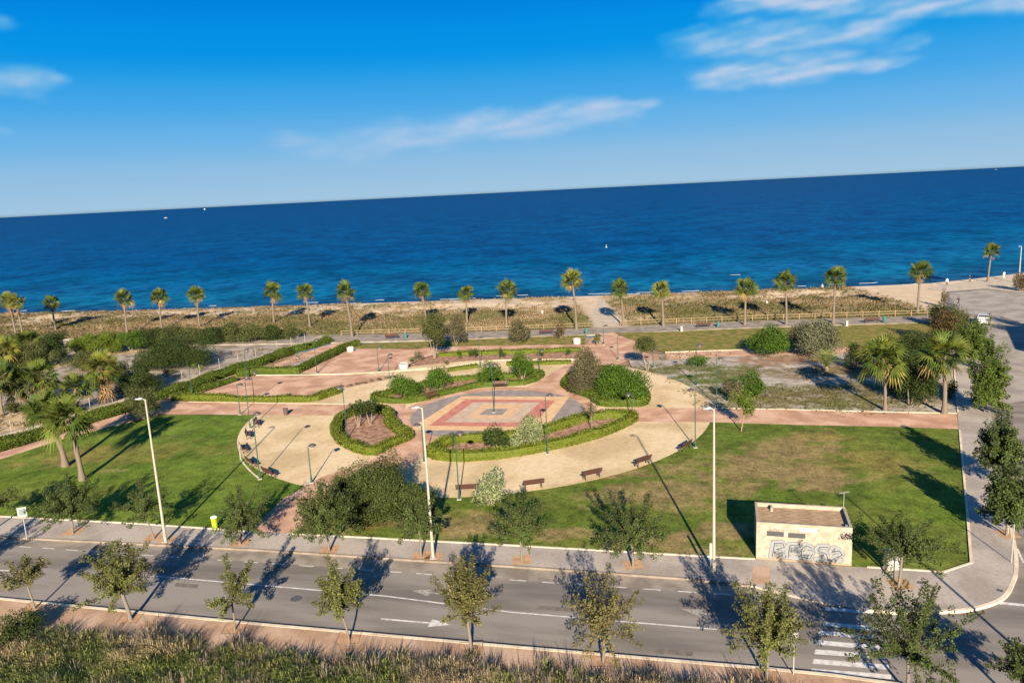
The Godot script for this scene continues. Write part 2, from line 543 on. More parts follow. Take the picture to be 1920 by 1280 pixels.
func fan_frond(b: B, from: Vector3, dir: Vector3, R: float, col: Color, droop: float, blades := 13):
	var side := dir.cross(Vector3.UP)
	if side.length() < 0.1: side = Vector3.RIGHT
	side = side.normalized().rotated(dir, rng.randf_range(-0.9, 0.9))
	var up := side.cross(dir).normalized()
	var hub := from + dir * R * 0.5 + Vector3(0, -droop * R * 0.12, 0)
	b.tube([from, (from + hub) * 0.5 + up * 0.04 * R, hub], [0.028, 0.022, 0.014], 3, Color(col.r * 1.1, col.g, col.b * 1.1), false)
	for k in blades:
		var a := lerpf(-1.5, 1.5, k / float(blades - 1))
		var d := (dir * cos(a) + side * sin(a) + up * 0.1 * cos(a)).normalized()
		var L := R * 0.62 * (0.72 + 0.28 * cos(a)) * rng.randf_range(0.88, 1.08)
		var wv := d.cross(up).normalized() * (R * 0.032)
		var m := hub + d * L * 0.5
		var tip := hub + d * L + Vector3(0, -droop * L * rng.randf_range(0.25, 0.7), 0)
		var nn := (up + side * sin(a) * 0.5 + rdir() * 0.25).normalized()
		if nn.y < -0.2: nn = -nn
		var cc := Color(col.r * rng.randf_range(0.85, 1.15), col.g * rng.randf_range(0.9, 1.1), col.b)
		b.tri(hub, m - wv, m + wv, nn, cc)
		b.tri(m - wv, tip, m + wv, nn, cc)

# fan palm: trunk, dead skirt, each frond a part when it is near
func fan_palm(label: String, at: Vector3, trunk_h: float, R: float, sd: int, o := {}):
	rng.seed = sd
	var t = thing("fan_palm", label, "palm tree", at, 0.0, o.get("group", ""))
	var lean: Vector3 = o.get("lean", Vector3(rng.randf_range(-0.55, 0.55), 0, rng.randf_range(-0.3, 0.3)))
	var wood := B.new()
	var bark := Color(0.115, 0.096, 0.076)
	var r0: float = o.get("trunk", 0.2)
	var pts := []; var rad := []
	for k in 15:
		var q := k / 14.0
		pts.append(lean * q * q + Vector3(0, trunk_h * q - 0.05 * (1 - q), 0))
		rad.append(r0 * (1.35 - 0.55 * minf(q * 5.0, 1.0) - 0.1 * q) * (1.0 + (0.07 if k % 2 == 1 else -0.02)))
	wood.tube(pts, rad, 9, bark)
	part(wood, "trunk", vpaint("bark", 0.9, 0.2), t)
	var top := lean + Vector3(0, trunk_h, 0)
	var sk: int = o.get("skirt", 14)
	if sk > 0:
		var dead := B.new()
		var skl: float = o.get("skirt_len", 0.9)
		for k in sk:
			var a := TAU * rng.randf()
			var dn := rng.randf()
			var f := top + Vector3(0, -skl * dn * 0.9 + 0.1, 0) + Vector3(cos(a), 0, sin(a)) * 0.12
			var d := Vector3(cos(a) * 0.42, -1.0, sin(a) * 0.42).normalized()
			fan_frond(dead, f, d, R * rng.randf_range(0.55, 0.8), vary(Color(0.21, 0.135, 0.065), Color(0.13, 0.085, 0.045)), 0.2, 7)
		part(dead, "dead_fronds", vpaint("leaf", 0.65, 0.25, 0.3), t)
	var tone: Array = LEAFC[o.get("tone", "palm")]
	var nf: int = int(o.get("fronds", 34) * 1.35)
	var one := B.new()
	for k in nf:
		var e := lerpf(-0.62, 1.0, pow((k + 0.5) / nf, 0.9)) + rng.randf_range(-0.12, 0.12)
		e = clampf(e, -0.75, 1.0)
		var a := k * 2.39996 + rng.randf_range(-0.2, 0.2)
		var ch := sqrt(maxf(0.0, 1.0 - e * e))
		var d := Vector3(cos(a) * ch, e, sin(a) * ch)
		var low := clampf(0.55 - e, 0.0, 1.0)
		var col := vary(tone[0], tone[1], 0.12)
		if e < -0.4 and rng.randf() < 0.35: col = vary(Color(0.19, 0.15, 0.05), Color(0.12, 0.10, 0.035))
		var fb := B.new() if o.get("apart", false) else one
		fan_frond(fb, top + Vector3(0, 0.1, 0) + d * 0.08, d, R * rng.randf_range(0.72, 1.2), col, 0.3 + 0.85 * low)
		if o.get("apart", false): part(fb, "frond", vpaint("leaf", 0.65, 0.25, 0.3), t)
	for k in 14:
		var d := (rdir() * 0.9 + Vector3(0, 0.55, 0)).normalized()
		var fb := B.new() if o.get("apart", false) else one
		fan_frond(fb, top + Vector3(0, 0.05, 0), d, R * rng.randf_range(0.5, 0.72), vary(tone[0], tone[1], 0.12), 0.3, 9)
		if o.get("apart", false): part(fb, "frond", vpaint("leaf", 0.65, 0.25, 0.3), t)
	if not o.get("apart", false): part(one, "crown", vpaint("leaf", 0.65, 0.25, 0.3), t)
	return t

# young feather palm: arching fronds from the ground
func feather_palm(label: String, at: Vector3, h: float, w: float, sd: int):
	rng.seed = sd
	var t = thing("feather_palm", label, "palm tree", at)
	var st := B.new()
	st.tube([Vector3(0, -0.05, 0), Vector3(0, 0.3, 0), Vector3(0, 0.55, 0)], [0.24, 0.26, 0.14], 8, Color(0.2, 0.15, 0.1))
	part(st, "trunk", vpaint("bark", 0.9, 0.2), t)
	for k in 22:
		var b := B.new()
		var a := k * 2.39996
		var e := lerpf(0.25, 1.25, (k + 0.5) / 22.0)
		var end := Vector3(cos(a) * cos(e) * w * 0.55, 0.5 + sin(e) * h * 0.75, sin(a) * cos(e) * w * 0.55)
		var mid := Vector3(0, 0.5, 0).lerp(end, 0.5) + Vector3(0, h * 0.22, 0)
		var col := vary(Color(0.17, 0.2, 0.05), Color(0.09, 0.13, 0.035))
		var pr := Vector3(0, 0.45, 0)
		for s in range(1, 15):
			var q := s / 14.0
			var p := Vector3(0, 0.45, 0).lerp(mid, q).lerp(mid.lerp(end, q), q)
			var d := (p - pr).normalized()
			var sd2 := d.cross(Vector3.UP).normalized()
			for si in [-1.0, 1.0]:
				var l := w * 0.17 * sin(PI * clampf(q * 0.85 + 0.12, 0, 1)) + 0.05
				var al: Vector3 = (sd2 * si + d * 0.7 + Vector3(0, 0.15, 0)).normalized()
				b.leaf(p, al, d, l, 0.035, col, Vector3.UP)
			b.tube([pr, p], [0.018, 0.016], 3, col, false)
			pr = p
		part(b, "frond", vpaint("leaf", 0.65, 0.25, 0.3), t)
	return t

# a tuft of grass as a small mesh for scattering
func tuft_mesh(blades: int, h: float, spread: float, a: Color, b2: Color, wd := 0.02) -> ArrayMesh:
	var b := B.new()
	for k in blades:
		var an := rng.randf() * TAU
		var r := rng.randf() * spread * 0.35
		var p := Vector3(cos(an) * r, -0.03, sin(an) * r)
		var le := rng.randf_range(0.1, 0.75)
		var out := Vector3(cos(an + rng.randf_range(-0.6, 0.6)), 0, sin(an + rng.randf_range(-0.6, 0.6)))
		var L := h * rng.randf_range(0.5, 1.1)
		var m := p + Vector3(0, L * 0.6, 0) + out * le * spread * 0.4
		var e := p + Vector3(0, L * rng.randf_range(0.75, 1.0), 0) + out * le * spread
		var s := Vector3(-out.z, 0, out.x) * wd
		var nn := (Vector3.UP * 0.9 + out * 0.5).normalized()
		var c := vary(a, b2, 0.25)
		b.quad(p - s, p + s, m + s * 0.8, m - s * 0.8, c)
		b.tri(m - s * 0.8, m + s * 0.8, e, nn, c)
	return b.mesh()

func scatter(called: String, label: String, msh: Mesh, places: Array, mt):
	var mm := MultiMesh.new()
	mm.transform_format = MultiMesh.TRANSFORM_3D
	mm.mesh = msh
	mm.instance_count = places.size()
	for k in places.size(): mm.set_instance_transform(k, places[k])
	var o := MultiMeshInstance3D.new()
	o.multimesh = mm
	o.material_override = mt
	o.name = numbered(called)
	add_child(o)
	return tag(o, label, "vegetation", "", "stuff")

func placed(p: Vector3, s: float, sy := 1.0) -> Transform3D:
	return Transform3D(Basis(Vector3.UP, rng.randf() * TAU).scaled_local(Vector3(s, s * sy, s)), p)

# ---------------------------------------------------------------- street furniture
func park_lamp(label: String, at: Vector3, h: float, turn := 0.0, heads := 1):
	var t = thing("park_lamp", label, "lamp post", at, turn, "green lamp posts of the park")
	var g = paint("lamp_green", 0.012, 0.05, 0.036, 0.5)
	var b := B.new()
	b.box(Vector3(0, 0.03, 0), Vector3(0.36, 0.05, 0.36))
	part(b, "foot", paint("pale_concrete", 0.28, 0.262, 0.23), t)
	b = B.new()
	b.lathe(Vector3.ZERO, [[0.0, 0.07], [0.09, 0.07], [0.09, 0.5], [0.07, 0.6], [0.05, 0.62], [0.036, h - 0.25], [0.036, h - 0.2], [0.0, h - 0.19]], 10, Color.WHITE)
	part(b, "pole", g, t)
	for k in heads:
		var s := 1.0 if k == 0 else -1.0
		b = B.new()
		var arm := []
		var rr := []
		for j in 7:
			var a := PI * (1.0 - j / 6.0 * 0.62)
			arm.append(Vector3(s * (0.26 + 0.26 * cos(a)), h - 0.24 + 0.26 * sin(a), 0)); rr.append(0.026)
		b.tube(arm, rr, 6, Color.WHITE)
		part(b, "arm", g, t)
		var c: Vector3 = Vector3(s * 0.4, h - 0.06, 0)
		b = B.new()
		b.lathe(c, [[0.31, -0.07], [0.32, -0.04], [0.27, 0.05], [0.15, 0.12], [0.0, 0.14]], 14, Color.WHITE)
		b.lathe(c, [[0.30, -0.066], [0.24, 0.03], [0.0, 0.09]], 14, Color.WHITE)
		var sh = part(b, "lamp_shade", paint("shade_dark", 0.05, 0.04, 0.045, 0.5), t)
		b = B.new()
		b.lathe(c, [[0.0, -0.25], [0.08, -0.24], [0.13, -0.16], [0.15, -0.03]], 12, Color.WHITE)
		part(b, "glass", paint("lamp_glass", 0.25, 0.26, 0.25, 0.2), sh)
	return t

func street_lamp(label: String, at: Vector3, h: float, turn: float, r := 0.11, double := false):
	var t = thing("street_lamp", label, "street lamp", at, turn, "tall cream street lamps")
	var m = paint("cream_pole", 0.235, 0.23, 0.195, 0.5)
	var b := B.new()
	b.box(Vector3(0, 0.03, 0), Vector3(0.4, 0.06, 0.4))
	for s in 4:
		b.lathe(Vector3(0.14 * (1 if s % 2 else -1), 0.06, 0.14 * (1 if s > 1 else -1)), [[0.025, 0.0], [0.025, 0.06], [0.0, 0.07]], 6, Color.WHITE)
	part(b, "base_plate", paint("steel", 0.3, 0.3, 0.3, 0.5, 0.6), t)
	b = B.new()
	b.lathe(Vector3.ZERO, [[r * 1.15, 0.06], [r * 1.1, 0.9], [r, 1.0], [r * 0.55, h], [0.0, h + 0.02]], 12, Color.WHITE)
	part(b, "pole", m, t)
	b = B.new()
	b.box(Vector3(0, 0.62, r * 1.1), Vector3(0.11, 0.4, 0.02))
	part(b, "access_door", paint("cream_door", 0.2, 0.19, 0.16, 0.5), t)
	for s in ([-1.0, 1.0] if double else [-1.0]):
		b = B.new()
		b.tube([Vector3(0, h - 0.05, 0), Vector3(s * 0.22, h + 0.05, 0)], [0.04, 0.035], 6, Color.WHITE)
		part(b, "arm", m, t)
		b = B.new()
		var c := Vector3(s * 0.42, h + 0.06, 0)
		b.box(c, Vector3(0.5, 0.06, 0.2))
		b.box(c + Vector3(-s * 0.1, 0.05, 0), Vector3(0.24, 0.05, 0.15))
		var hd = part(b, "lamp_head", paint("head_grey", 0.22, 0.26, 0.28, 0.4), t)
		b = B.new()
		b.box(c + Vector3(s * 0.05, -0.045, 0), Vector3(0.34, 0.02, 0.15))
		part(b, "lens", paint("lens", 0.4, 0.41, 0.42, 0.15), hd)
	return t

func bench(label: String, at: Vector3, turn: float, long := 1.8, group := "wooden benches round the sand ring"):
	var t = thing("park_bench", label, "bench", at, turn, group)
	var wood = paint("bench_wood", 0.05, 0.02, 0.013, 0.6)
	var iron = paint("bench_iron", 0.04, 0.035, 0.035, 0.5)
	for s in [-1.0, 1.0]:
		var b := B.new()
		var x: float = s * (long * 0.5 - 0.22)
		b.box(Vector3(x, 0.2, 0.16), Vector3(0.06, 0.42, 0.07))
		b.box(Vector3(x, 0.2, -0.2), Vector3(0.06, 0.42, 0.07))
		b.box(Vector3(x, 0.4, -0.02), Vector3(0.06, 0.05, 0.46))
		b.box(Vector3(x, 0.62, -0.28), Vector3(0.06, 0.5, 0.05), Basis(Vector3.RIGHT, -0.25))
		part(b, "leg", iron, t)
	for k in 3:
		var b := B.new()
		b.box(Vector3(0, 0.445, -0.17 + k * 0.155), Vector3(long, 0.04, 0.135))
		part(b, "seat_slat", wood, t)
	for k in 2:
		var b := B.new()
		b.box(Vector3(0, 0.62 + k * 0.18, -0.27 - k * 0.05), Vector3(long, 0.14, 0.04), Basis(Vector3.RIGHT, -0.25))
		part(b, "back_slat", wood, t)
	return t

func bin(label: String, at: Vector3, h: float, r: float, key: String, col: Array, lid := false):
	var t = thing("litter_bin", label, "litter bin", at)
	var b := B.new()
	b.lathe(Vector3.ZERO, [[0.0, 0.06], [r * 0.82, 0.06], [r * 0.85, 0.1], [r, h], [r * 1.08, h + 0.02], [r * 1.08, h + 0.06], [r * 0.92, h + 0.06], [r * 0.86, h * 0.75], [0.0, h * 0.75]], 14, Color.WHITE)
	part(b, "body", paint(key, col[0], col[1], col[2], 0.5), t)
	b = B.new()
	for a in 3:
		b.tube([Vector3(cos(a * 2.1) * r * 0.7, 0, sin(a * 2.1) * r * 0.7), Vector3(cos(a * 2.1) * r * 0.7, 0.1, sin(a * 2.1) * r * 0.7)], [0.03, 0.03], 5, Color.WHITE)
	part(b, "foot", paint("steel", 0.3, 0.3, 0.3, 0.5, 0.6), t)
	if lid:
		b = B.new()
		b.lathe(Vector3(0, h + 0.06, 0), [[r * 1.06, 0.0], [r * 1.0, 0.06], [r * 0.5, 0.12], [0.0, 0.13]], 14, Color.WHITE)
		part(b, "lid", paint("lid_grey", 0.55, 0.57, 0.5, 0.5), t)
	return t

func road_sign(label: String, at: Vector3, h: float, turn: float, w: float, hh: float, face: Array, mark: Array = [], round_plate := false):
	var t = thing("road_sign", label, "road sign", at, turn)
	var b := B.new()
	b.tube([Vector3(0, -0.02, 0), Vector3(0, h, 0)], [0.035, 0.035], 8, Color.WHITE)
	part(b, "post", paint("galvanised", 0.3, 0.3, 0.29, 0.4, 0.3), t)
	if w > 0.0:
		b = B.new()
		if round_plate:
			var pr := []
			for k in 25: pr.append(Vector3(cos(TAU * k / 24) * w * 0.5, h - hh * 0.5 + sin(TAU * k / 24) * w * 0.5, 0.06))
			for k in 24:
				b.tri(Vector3(0, h - hh * 0.5, 0.06), pr[k], pr[k + 1], Vector3.BACK, Color.WHITE)
				b.tri(Vector3(0, h - hh * 0.5, 0.035), pr[k] - Vector3(0, 0, 0.025), pr[k + 1] - Vector3(0, 0, 0.025), Vector3.FORWARD, Color.WHITE)
				b.quad(pr[k], pr[k + 1], pr[k + 1] - Vector3(0, 0, 0.025), pr[k] - Vector3(0, 0, 0.025), Color.WHITE)
		else:
			b.box(Vector3(0, h - hh * 0.5, 0.05), Vector3(w, hh, 0.025))
		var pl = part(b, "plate", paint("plate_%s" % str(face), face[0], face[1], face[2], 0.4), t)
		if mark.size() == 3:
			b = B.new()
			b.box(Vector3(0, h - hh * 0.5, 0.066), Vector3(w * 0.62, hh * 0.62, 0.006))
			part(b, "symbol", paint("mark_%s" % str(mark), mark[0], mark[1], mark[2], 0.4), pl)
	return t

# ---------------------------------------------------------------- utility building
func utility_building():
	var c0 := Vector3(14.98,0,-45.99)
	var c1 := Vector3(20.44,0,-44.45)
	var ex := (c1 - c0); ex.y = 0
	var W := ex.length(); ex = ex.normalized()
	var ez := Vector3(ex.z, 0, -ex.x)   # into the building, away from the street
	var bs := Basis(ex, Vector3.UP, -ez)
	var t = thing("utility_building", "small cream flat-roofed transformer building with graffiti on its street wall", "building", c0 + ex * W * 0.5)
	t.basis = bs
	var H := 2.62; var D := 3.3; var th := 0.16
	var plaster = soil("plaster", ntex(31, 0.02, 256, [[0.235, 0.195, 0.15], [0.275, 0.236, 0.19], [0.30, 0.265, 0.222]], [0.2, 0.5, 0.8]), 3.0, ntex(32, 0.1, 256, [[0.86, 0.86, 0.86], [1, 1, 1]], [0.3, 0.7]), 1.1)
	plaster.uv1_triplanar = true
	plaster.uv2_triplanar = true
	var b := B.new()
	b.box(Vector3(0, H * 0.5, -th * 0.5), Vector3(W, H, th))
	part(b, "street_wall", plaster, t)
	b = B.new(); b.box(Vector3(0, H * 0.5, -D + th * 0.5), Vector3(W, H, th)); part(b, "back_wall", plaster, t)
	for s in [-1.0, 1.0]:
		b = B.new(); b.box(Vector3(s * (W * 0.5 - th * 0.5), H * 0.5, -D * 0.5), Vector3(th, H, D - 2 * th)); part(b, "side_wall", plaster, t)
	b = B.new(); b.box(Vector3(0, H - 0.32, -D * 0.5), Vector3(W - 2 * th, 0.12, D - 2 * th))
	var gravel = soil("roof_gravel", ntex(33, 0.02, 256, [[0.24, 0.165, 0.105], [0.34, 0.235, 0.145], [0.41, 0.30, 0.20]], [0.25, 0.5, 0.75]), 4.0, ntex(34, 0.2, 256, [[0.6, 0.6, 0.6], [1, 1, 1]], [0.3, 0.7]), 0.9)
	gravel.uv1_triplanar = true; gravel.uv2_triplanar = true
	var rf = part(b, "roof", gravel, t)
	b = B.new(); b.box(Vector3(-W * 0.5 + 1.05, H - 0.13, -th - 2.5), Vector3(0.14, 0.26, 0.5)); part(b, "roof_upstand", plaster, rf)
	b = B.new(); b.box(Vector3(W * 0.5 - th - 0.12, H - 0.16, -th - 0.32), Vector3(0.16, 0.2, 0.3)); part(b, "roof_vent", paint("steel", 0.3, 0.3, 0.3, 0.5, 0.6), rf)
	# plinth
	b = B.new(); b.box(Vector3(0, 0.1, 0.015), Vector3(W + 0.03, 0.2, 0.03)); part(b, "plinth", paint("plinth", 0.25, 0.17, 0.11), t)
	# two louvred openings in the street wall
	for k in 2:
		b = B.new()
		var cx := -W * 0.5 + 1.15 + k * 1.28; var cy := H - 0.72 - k * 0.03
		b.box(Vector3(cx, cy, 0.004), Vector3(1.02, 0.33, 0.008))
		var lo = part(b, "louvre", paint("louvre_dark", 0.014, 0.015, 0.02, 0.5), t)
		for j in 5:
			b = B.new()
			b.box(Vector3(cx, cy - 0.13 + j * 0.066, 0.018), Vector3(1.0, 0.05, 0.012), Basis(Vector3.RIGHT, -0.6))
			part(b, "slat", paint("louvre_slat", 0.018, 0.02, 0.027, 0.5), lo)
	# white plate with a ring mark
	b = B.new(); b.box(Vector3(0.28, H - 0.33, 0.006), Vector3(1.05, 0.26, 0.012)); part(b, "white_plate", paint("plate_white", 0.30, 0.315, 0.33, 0.5), t)
	b = B.new()
	for k in 20:
		var a0 := TAU * k / 20; var a1 := TAU * (k + 1) / 20
		var o := Vector3(W * 0.5 - 2.1, H - 0.33, 0.004)
		b.quad(o + Vector3(cos(a0), sin(a0), 0) * 0.12, o + Vector3(cos(a1), sin(a1), 0) * 0.12, o + Vector3(cos(a1), sin(a1), 0) * 0.075, o + Vector3(cos(a0), sin(a0), 0) * 0.075, Color.WHITE, Vector3.BACK)
	b.box(Vector3(W * 0.5 - 2.1, H - 0.33, 0.003), Vector3(0.06, 0.06, 0.004))
	part(b, "ring_mark", paint("ink", 0.02, 0.02, 0.022), t)
	# sprayed scribbles above the louvres
	b = B.new()
	rng.seed = 71
	var px := -W * 0.5 + 0.72
	for k in 26:
		var q := Vector3(px + k * 0.052 + (0.1 if k > 12 else 0.0), H - 0.44 + rng.randf_range(-0.06, 0.06) * (1.0 if k < 13 else 0.3), 0)
		spray(b, [q, q + Vector3(rng.randf_range(-0.02, 0.06), rng.randf_range(-0.1, 0.1) * (1.0 if k < 13 else 0.35), 0)], 0.012, 0.004)
	part(b, "scribble", paint("ink", 0.02, 0.02, 0.022), t)
	# big silver letters with dark outline
	var letters := [
		[[-0.1, -0.55], [0.02, 0.48], [0.42, 0.5], [0.5, 0.22], [0.1, 0.02], [0.52, -0.5]],
		[[1.15, 0.42], [0.78, 0.4], [0.72, 0.0], [1.05, 0.02], [0.72, 0.0], [0.7, -0.5], [1.12, -0.52]],
		[[1.85, 0.3], [1.55, 0.46], [1.32, 0.1], [1.38, -0.42], [1.75, -0.5], [1.88, -0.12], [1.62, -0.1]],
		[[2.62, 0.46], [2.22, 0.42], [2.12, 0.14], [2.55, -0.05], [2.6, -0.4], [2.1, -0.55]],
		[[2.95, 0.4], [2.8, 0.1], [3.15, 0.25], [3.3, -0.05], [2.98, -0.3], [3.25, -0.5]],
	]
	var o := Vector3(-W * 0.5 + 1.05, 0.86, 0.0)
	var dark := B.new(); var silver := B.new(); var ink := B.new()
	for L in letters:
		var pl := []
		for q in L: pl.append(o + Vector3(q[0] * 1.22, q[1] * 0.92, 0))
		spray(dark, pl, 0.2, 0.003)
		spray(silver, pl, 0.168, 0.007)
		var il := []
		for q in pl: il.append(q + Vector3(0.05, -0.03, 0))
		spray(ink, il.slice(0, il.size() - 1), 0.022, 0.012)
	for k in 34:
		var q := o + Vector3(rng.randf_range(-0.25, 4.2), rng.randf_range(-0.6, 0.45), 0)
		spray(silver, [q, q + Vector3(rng.randf_range(-0.25, 0.25), rng.randf_range(-0.12, 0.12), 0)], rng.randf_range(0.05, 0.1), 0.0042 + 0.00004 * k)
	part(dark, "graffiti_outline", paint("ink_soft", 0.055, 0.058, 0.064), t)
	part(silver, "graffiti_fill", paint("silver_spray", 0.155, 0.168, 0.182, 0.55), t)
	part(ink, "graffiti_line", paint("ink", 0.02, 0.02, 0.022), t)
	var pink := B.new()
	for k in 26:
		var q := Vector3(o.x - 0.25 + rng.randf_range(-0.3, 0.25), 0.3 + rng.randf() * 0.75, 0) if k < 15 else Vector3(o.x + 2.7 + rng.randf_range(-0.2, 0.8), 0.55 + rng.randf() * 0.6, 0)
		spray(pink, [q, q + Vector3(rng.randf_range(-0.1, 0.1), rng.randf_range(-0.1, 0.1), 0)], 0.018, 0.002 if k % 2 else 0.0024)
	part(pink, "red_spray", paint("red_spray", 0.24, 0.12, 0.11), t)
	# aerial on the back corner
	b = B.new()
	var ax := Vector3(W * 0.5 - 0.1, 0, -D + 0.1)
	b.tube([ax + Vector3(0, H, 0), ax + Vector3(0, H + 1.05, 0)], [0.022, 0.018], 5, Color.WHITE)
	b.tube([ax + Vector3(-0.3, H + 0.98, 0.08), ax + Vector3(0.32, H + 1.06, -0.1)], [0.016, 0.016], 4, Color.WHITE)
	for k in 6:
		var q := ax + Vector3(-0.28 + k * 0.115, H + 0.985 + k * 0.015, 0.075 - k * 0.033)
		b.tube([q + Vector3(0.03, 0, -0.2), q + Vector3(-0.03, 0, 0.2)], [0.011, 0.011], 4, Color.WHITE)
	part(b, "aerial", paint("galvanised", 0.3, 0.3, 0.29, 0.4, 0.3), t)
	return t

func spray(b: B, p: Array, r: float, z: float):
	for k in p.size():
		var a: Vector3 = p[k] + Vector3(0, 0, z)
		if k < p.size() - 1:
			var e: Vector3 = p[k + 1] + Vector3(0, 0, z)
			var d := (e - a).normalized()
			var s := Vector3(-d.y, d.x, 0) * r
			b.quad(a + s, e + s, e - s, a - s, Color.WHITE, Vector3.BACK)
		for j in 10:
			var a0 := TAU * j / 10; var a1 := TAU * (j + 1) / 10
			var zz := Vector3(0, 0, 0.0004 * (k + 1))
			b.tri(a + zz, a + zz + Vector3(cos(a0), sin(a0), 0) * r, a + zz + Vector3(cos(a1), sin(a1), 0) * r, Vector3.BACK, Color.WHITE)

# ---------------------------------------------------------------- people: one continuous body from joined tapered bones
func surface_net(bones: Array, cell: float, col_of: Callable) -> B:
	var lo := Vector3(9, 9, 9); var hi := -lo
	for q in bones:
		for e in [0, 1]:
			var r: float = q[2 + e] + 0.05
			lo = lo.min(q[e] - Vector3(r, r, r)); hi = hi.max(q[e] + Vector3(r, r, r))
	var nx := int((hi.x - lo.x) / cell) + 2; var ny := int((hi.y - lo.y) / cell) + 2; var nz := int((hi.z - lo.z) / cell) + 2
	var f := PackedFloat32Array(); f.resize(nx * ny * nz)
	for z in nz:
		for y in ny:
			for x in nx:
				var p := lo + Vector3(x, y, z) * cell
				var s := 0.0
				for q in bones:
					var a: Vector3 = q[0]; var d: Vector3 = q[1] - a
					var t := clampf((p - a).dot(d) / maxf(d.length_squared(), 1e-6), 0, 1)
					s += exp(-(p.distance_to(a + d * t) - lerpf(q[2], q[3], t)) * 45.0)
				f[x + nx * (y + ny * z)] = -log(maxf(s, 1e-30)) / 45.0
	var b := B.new()
	var id := PackedInt32Array(); id.resize(nx * ny * nz); id.fill(-1)
	for z in nz - 1:
		for y in ny - 1:
			for x in nx - 1:
				var sum := Vector3.ZERO; var cnt := 0
				var g := Vector3.ZERO
				for e in 8:
					var ox := e & 1; var oy := (e >> 1) & 1; var oz := e >> 2
					var va := f[x + ox + nx * (y + oy + ny * (z + oz))]
					g += Vector3(ox - 0.5, oy - 0.5, oz - 0.5) * va
					for ax in 3:
						var bit := 1 << ax
						if e & bit: continue
						var o2 := e | bit
						var vb := f[x + (o2 & 1) + nx * (y + ((o2 >> 1) & 1) + ny * (z + (o2 >> 2)))]
						if (va < 0.0) != (vb < 0.0):
							var p := Vector3(ox, oy, oz); p[ax] += va / (va - vb)
							sum += p; cnt += 1
				if cnt > 0:
					var pt := lo + (Vector3(x, y, z) + sum / cnt) * cell
					id[x + nx * (y + ny * z)] = b.v.size()
					b.v.append(pt); b.n.append(g.normalized()); b.c.append(col_of.call(pt))
	for z in range(1, nz - 1):
		for y in range(1, ny - 1):
			for x in range(1, nx - 1):
				var va := f[x + nx * (y + ny * z)]
				for ax in 3:
					var st: int = [1, nx, nx * ny][ax]
					if (va < 0.0) == (f[x + nx * (y + ny * z) + st] < 0.0): continue
					var s1: int = [nx, nx * ny, 1][ax]; var s2: int = [nx * ny, 1, nx][ax]
					var k := x + nx * (y + ny * z)
					var qd := [id[k], id[k - s1], id[k - s1 - s2], id[k - s2]]
					if qd.min() < 0: continue
					for tr in [[0, 1, 2], [0, 2, 3]]:
						var i0: int = qd[tr[0]]; var i1: int = qd[tr[1]]; var i2: int = qd[tr[2]]
						if (b.v[i2] - b.v[i0]).cross(b.v[i1] - b.v[i0]).dot(b.n[i0]) < 0.0:
							var w := i1; i1 = i2; i2 = w
						b.i.append_array(PackedInt32Array([i0, i1, i2]))
	return b

func person(label: String, at: Vector3, turn: float, top: Color, legs: Color, stride: float, h := 1.72):
	var k := h / 1.72
	var t = thing("person", label, "person", at, turn)
	var V := func(x, y, z): return Vector3(x, y, z) * k
	var bones := []
	for s in [-1.0, 1.0]:
		var hip: Vector3 = V.call(0.09 * s, 0.9, 0); var kn: Vector3 = V.call(0.1 * s, 0.5, 0.1 * stride * s + 0.03); var an: Vector3 = V.call(0.1 * s, 0.09, 0.22 * stride * s - 0.03)
		bones.append([hip, kn, 0.088 * k, 0.06 * k]); bones.append([kn, an, 0.058 * k, 0.04 * k]); bones.append([an + Vector3(0, -0.05, 0) * k, an + Vector3(0, -0.055, 0.15) * k, 0.038 * k, 0.03 * k])
		var sh: Vector3 = V.call(0.18 * s, 1.4, 0); var el: Vector3 = V.call(0.23 * s, 1.13, -0.08 * stride * s); var wr: Vector3 = V.call(0.22 * s, 0.9, -0.2 * stride * s + 0.1)
		bones.append([sh, el, 0.05 * k, 0.04 * k]); bones.append([el, wr, 0.038 * k, 0.028 * k])
		for fg in 5:
			var off: Vector3 = Vector3(0.0, -0.075, (fg - 2) * 0.018) * k if fg < 4 else Vector3(-0.015 * s, -0.045, 0.055) * k
			bones.append([wr, wr + off * (1.0 + 0.15 * (2 - absi(fg - 1))), 0.022 * k, 0.01 * k])
	bones.append([V.call(-0.07, 0.93, 0), V.call(0.07, 0.93, 0), 0.11 * k, 0.11 * k])
	bones.append([V.call(0, 0.98, 0), V.call(0, 1.3, 0.01), 0.125 * k, 0.15 * k])
	bones.append([V.call(-0.13, 1.4, 0), V.call(0.13, 1.4, 0), 0.075 * k, 0.075 * k])
	bones.append([V.call(0, 1.42, 0), V.call(0, 1.54, 0.015), 0.055 * k, 0.05 * k])
	bones.append([V.call(0, 1.58, 0.02), V.call(0, 1.64, 0.0), 0.082 * k, 0.09 * k])
	bones.append([V.call(0, 1.585, 0.1), V.call(0, 1.57, 0.115), 0.014 * k, 0.016 * k])
	var skin := Color(0.45, 0.28, 0.2)
	var body := surface_net(bones, 0.032, func(p):
		var y: float = p.y / k
		if y > 1.66 or (y > 1.56 and p.z < -0.01): return Color(0.03, 0.022, 0.018)
		if y > 1.5: return skin
		if absf(p.x) > 0.17 * k and y < 1.0 and y > 0.7: return skin
		if y > 0.93: return top
		if y > 0.08: return legs
		return Color(0.05, 0.05, 0.05))
	part(body, "body", vpaint("cloth", 0.85, 0.2), t)
	return t

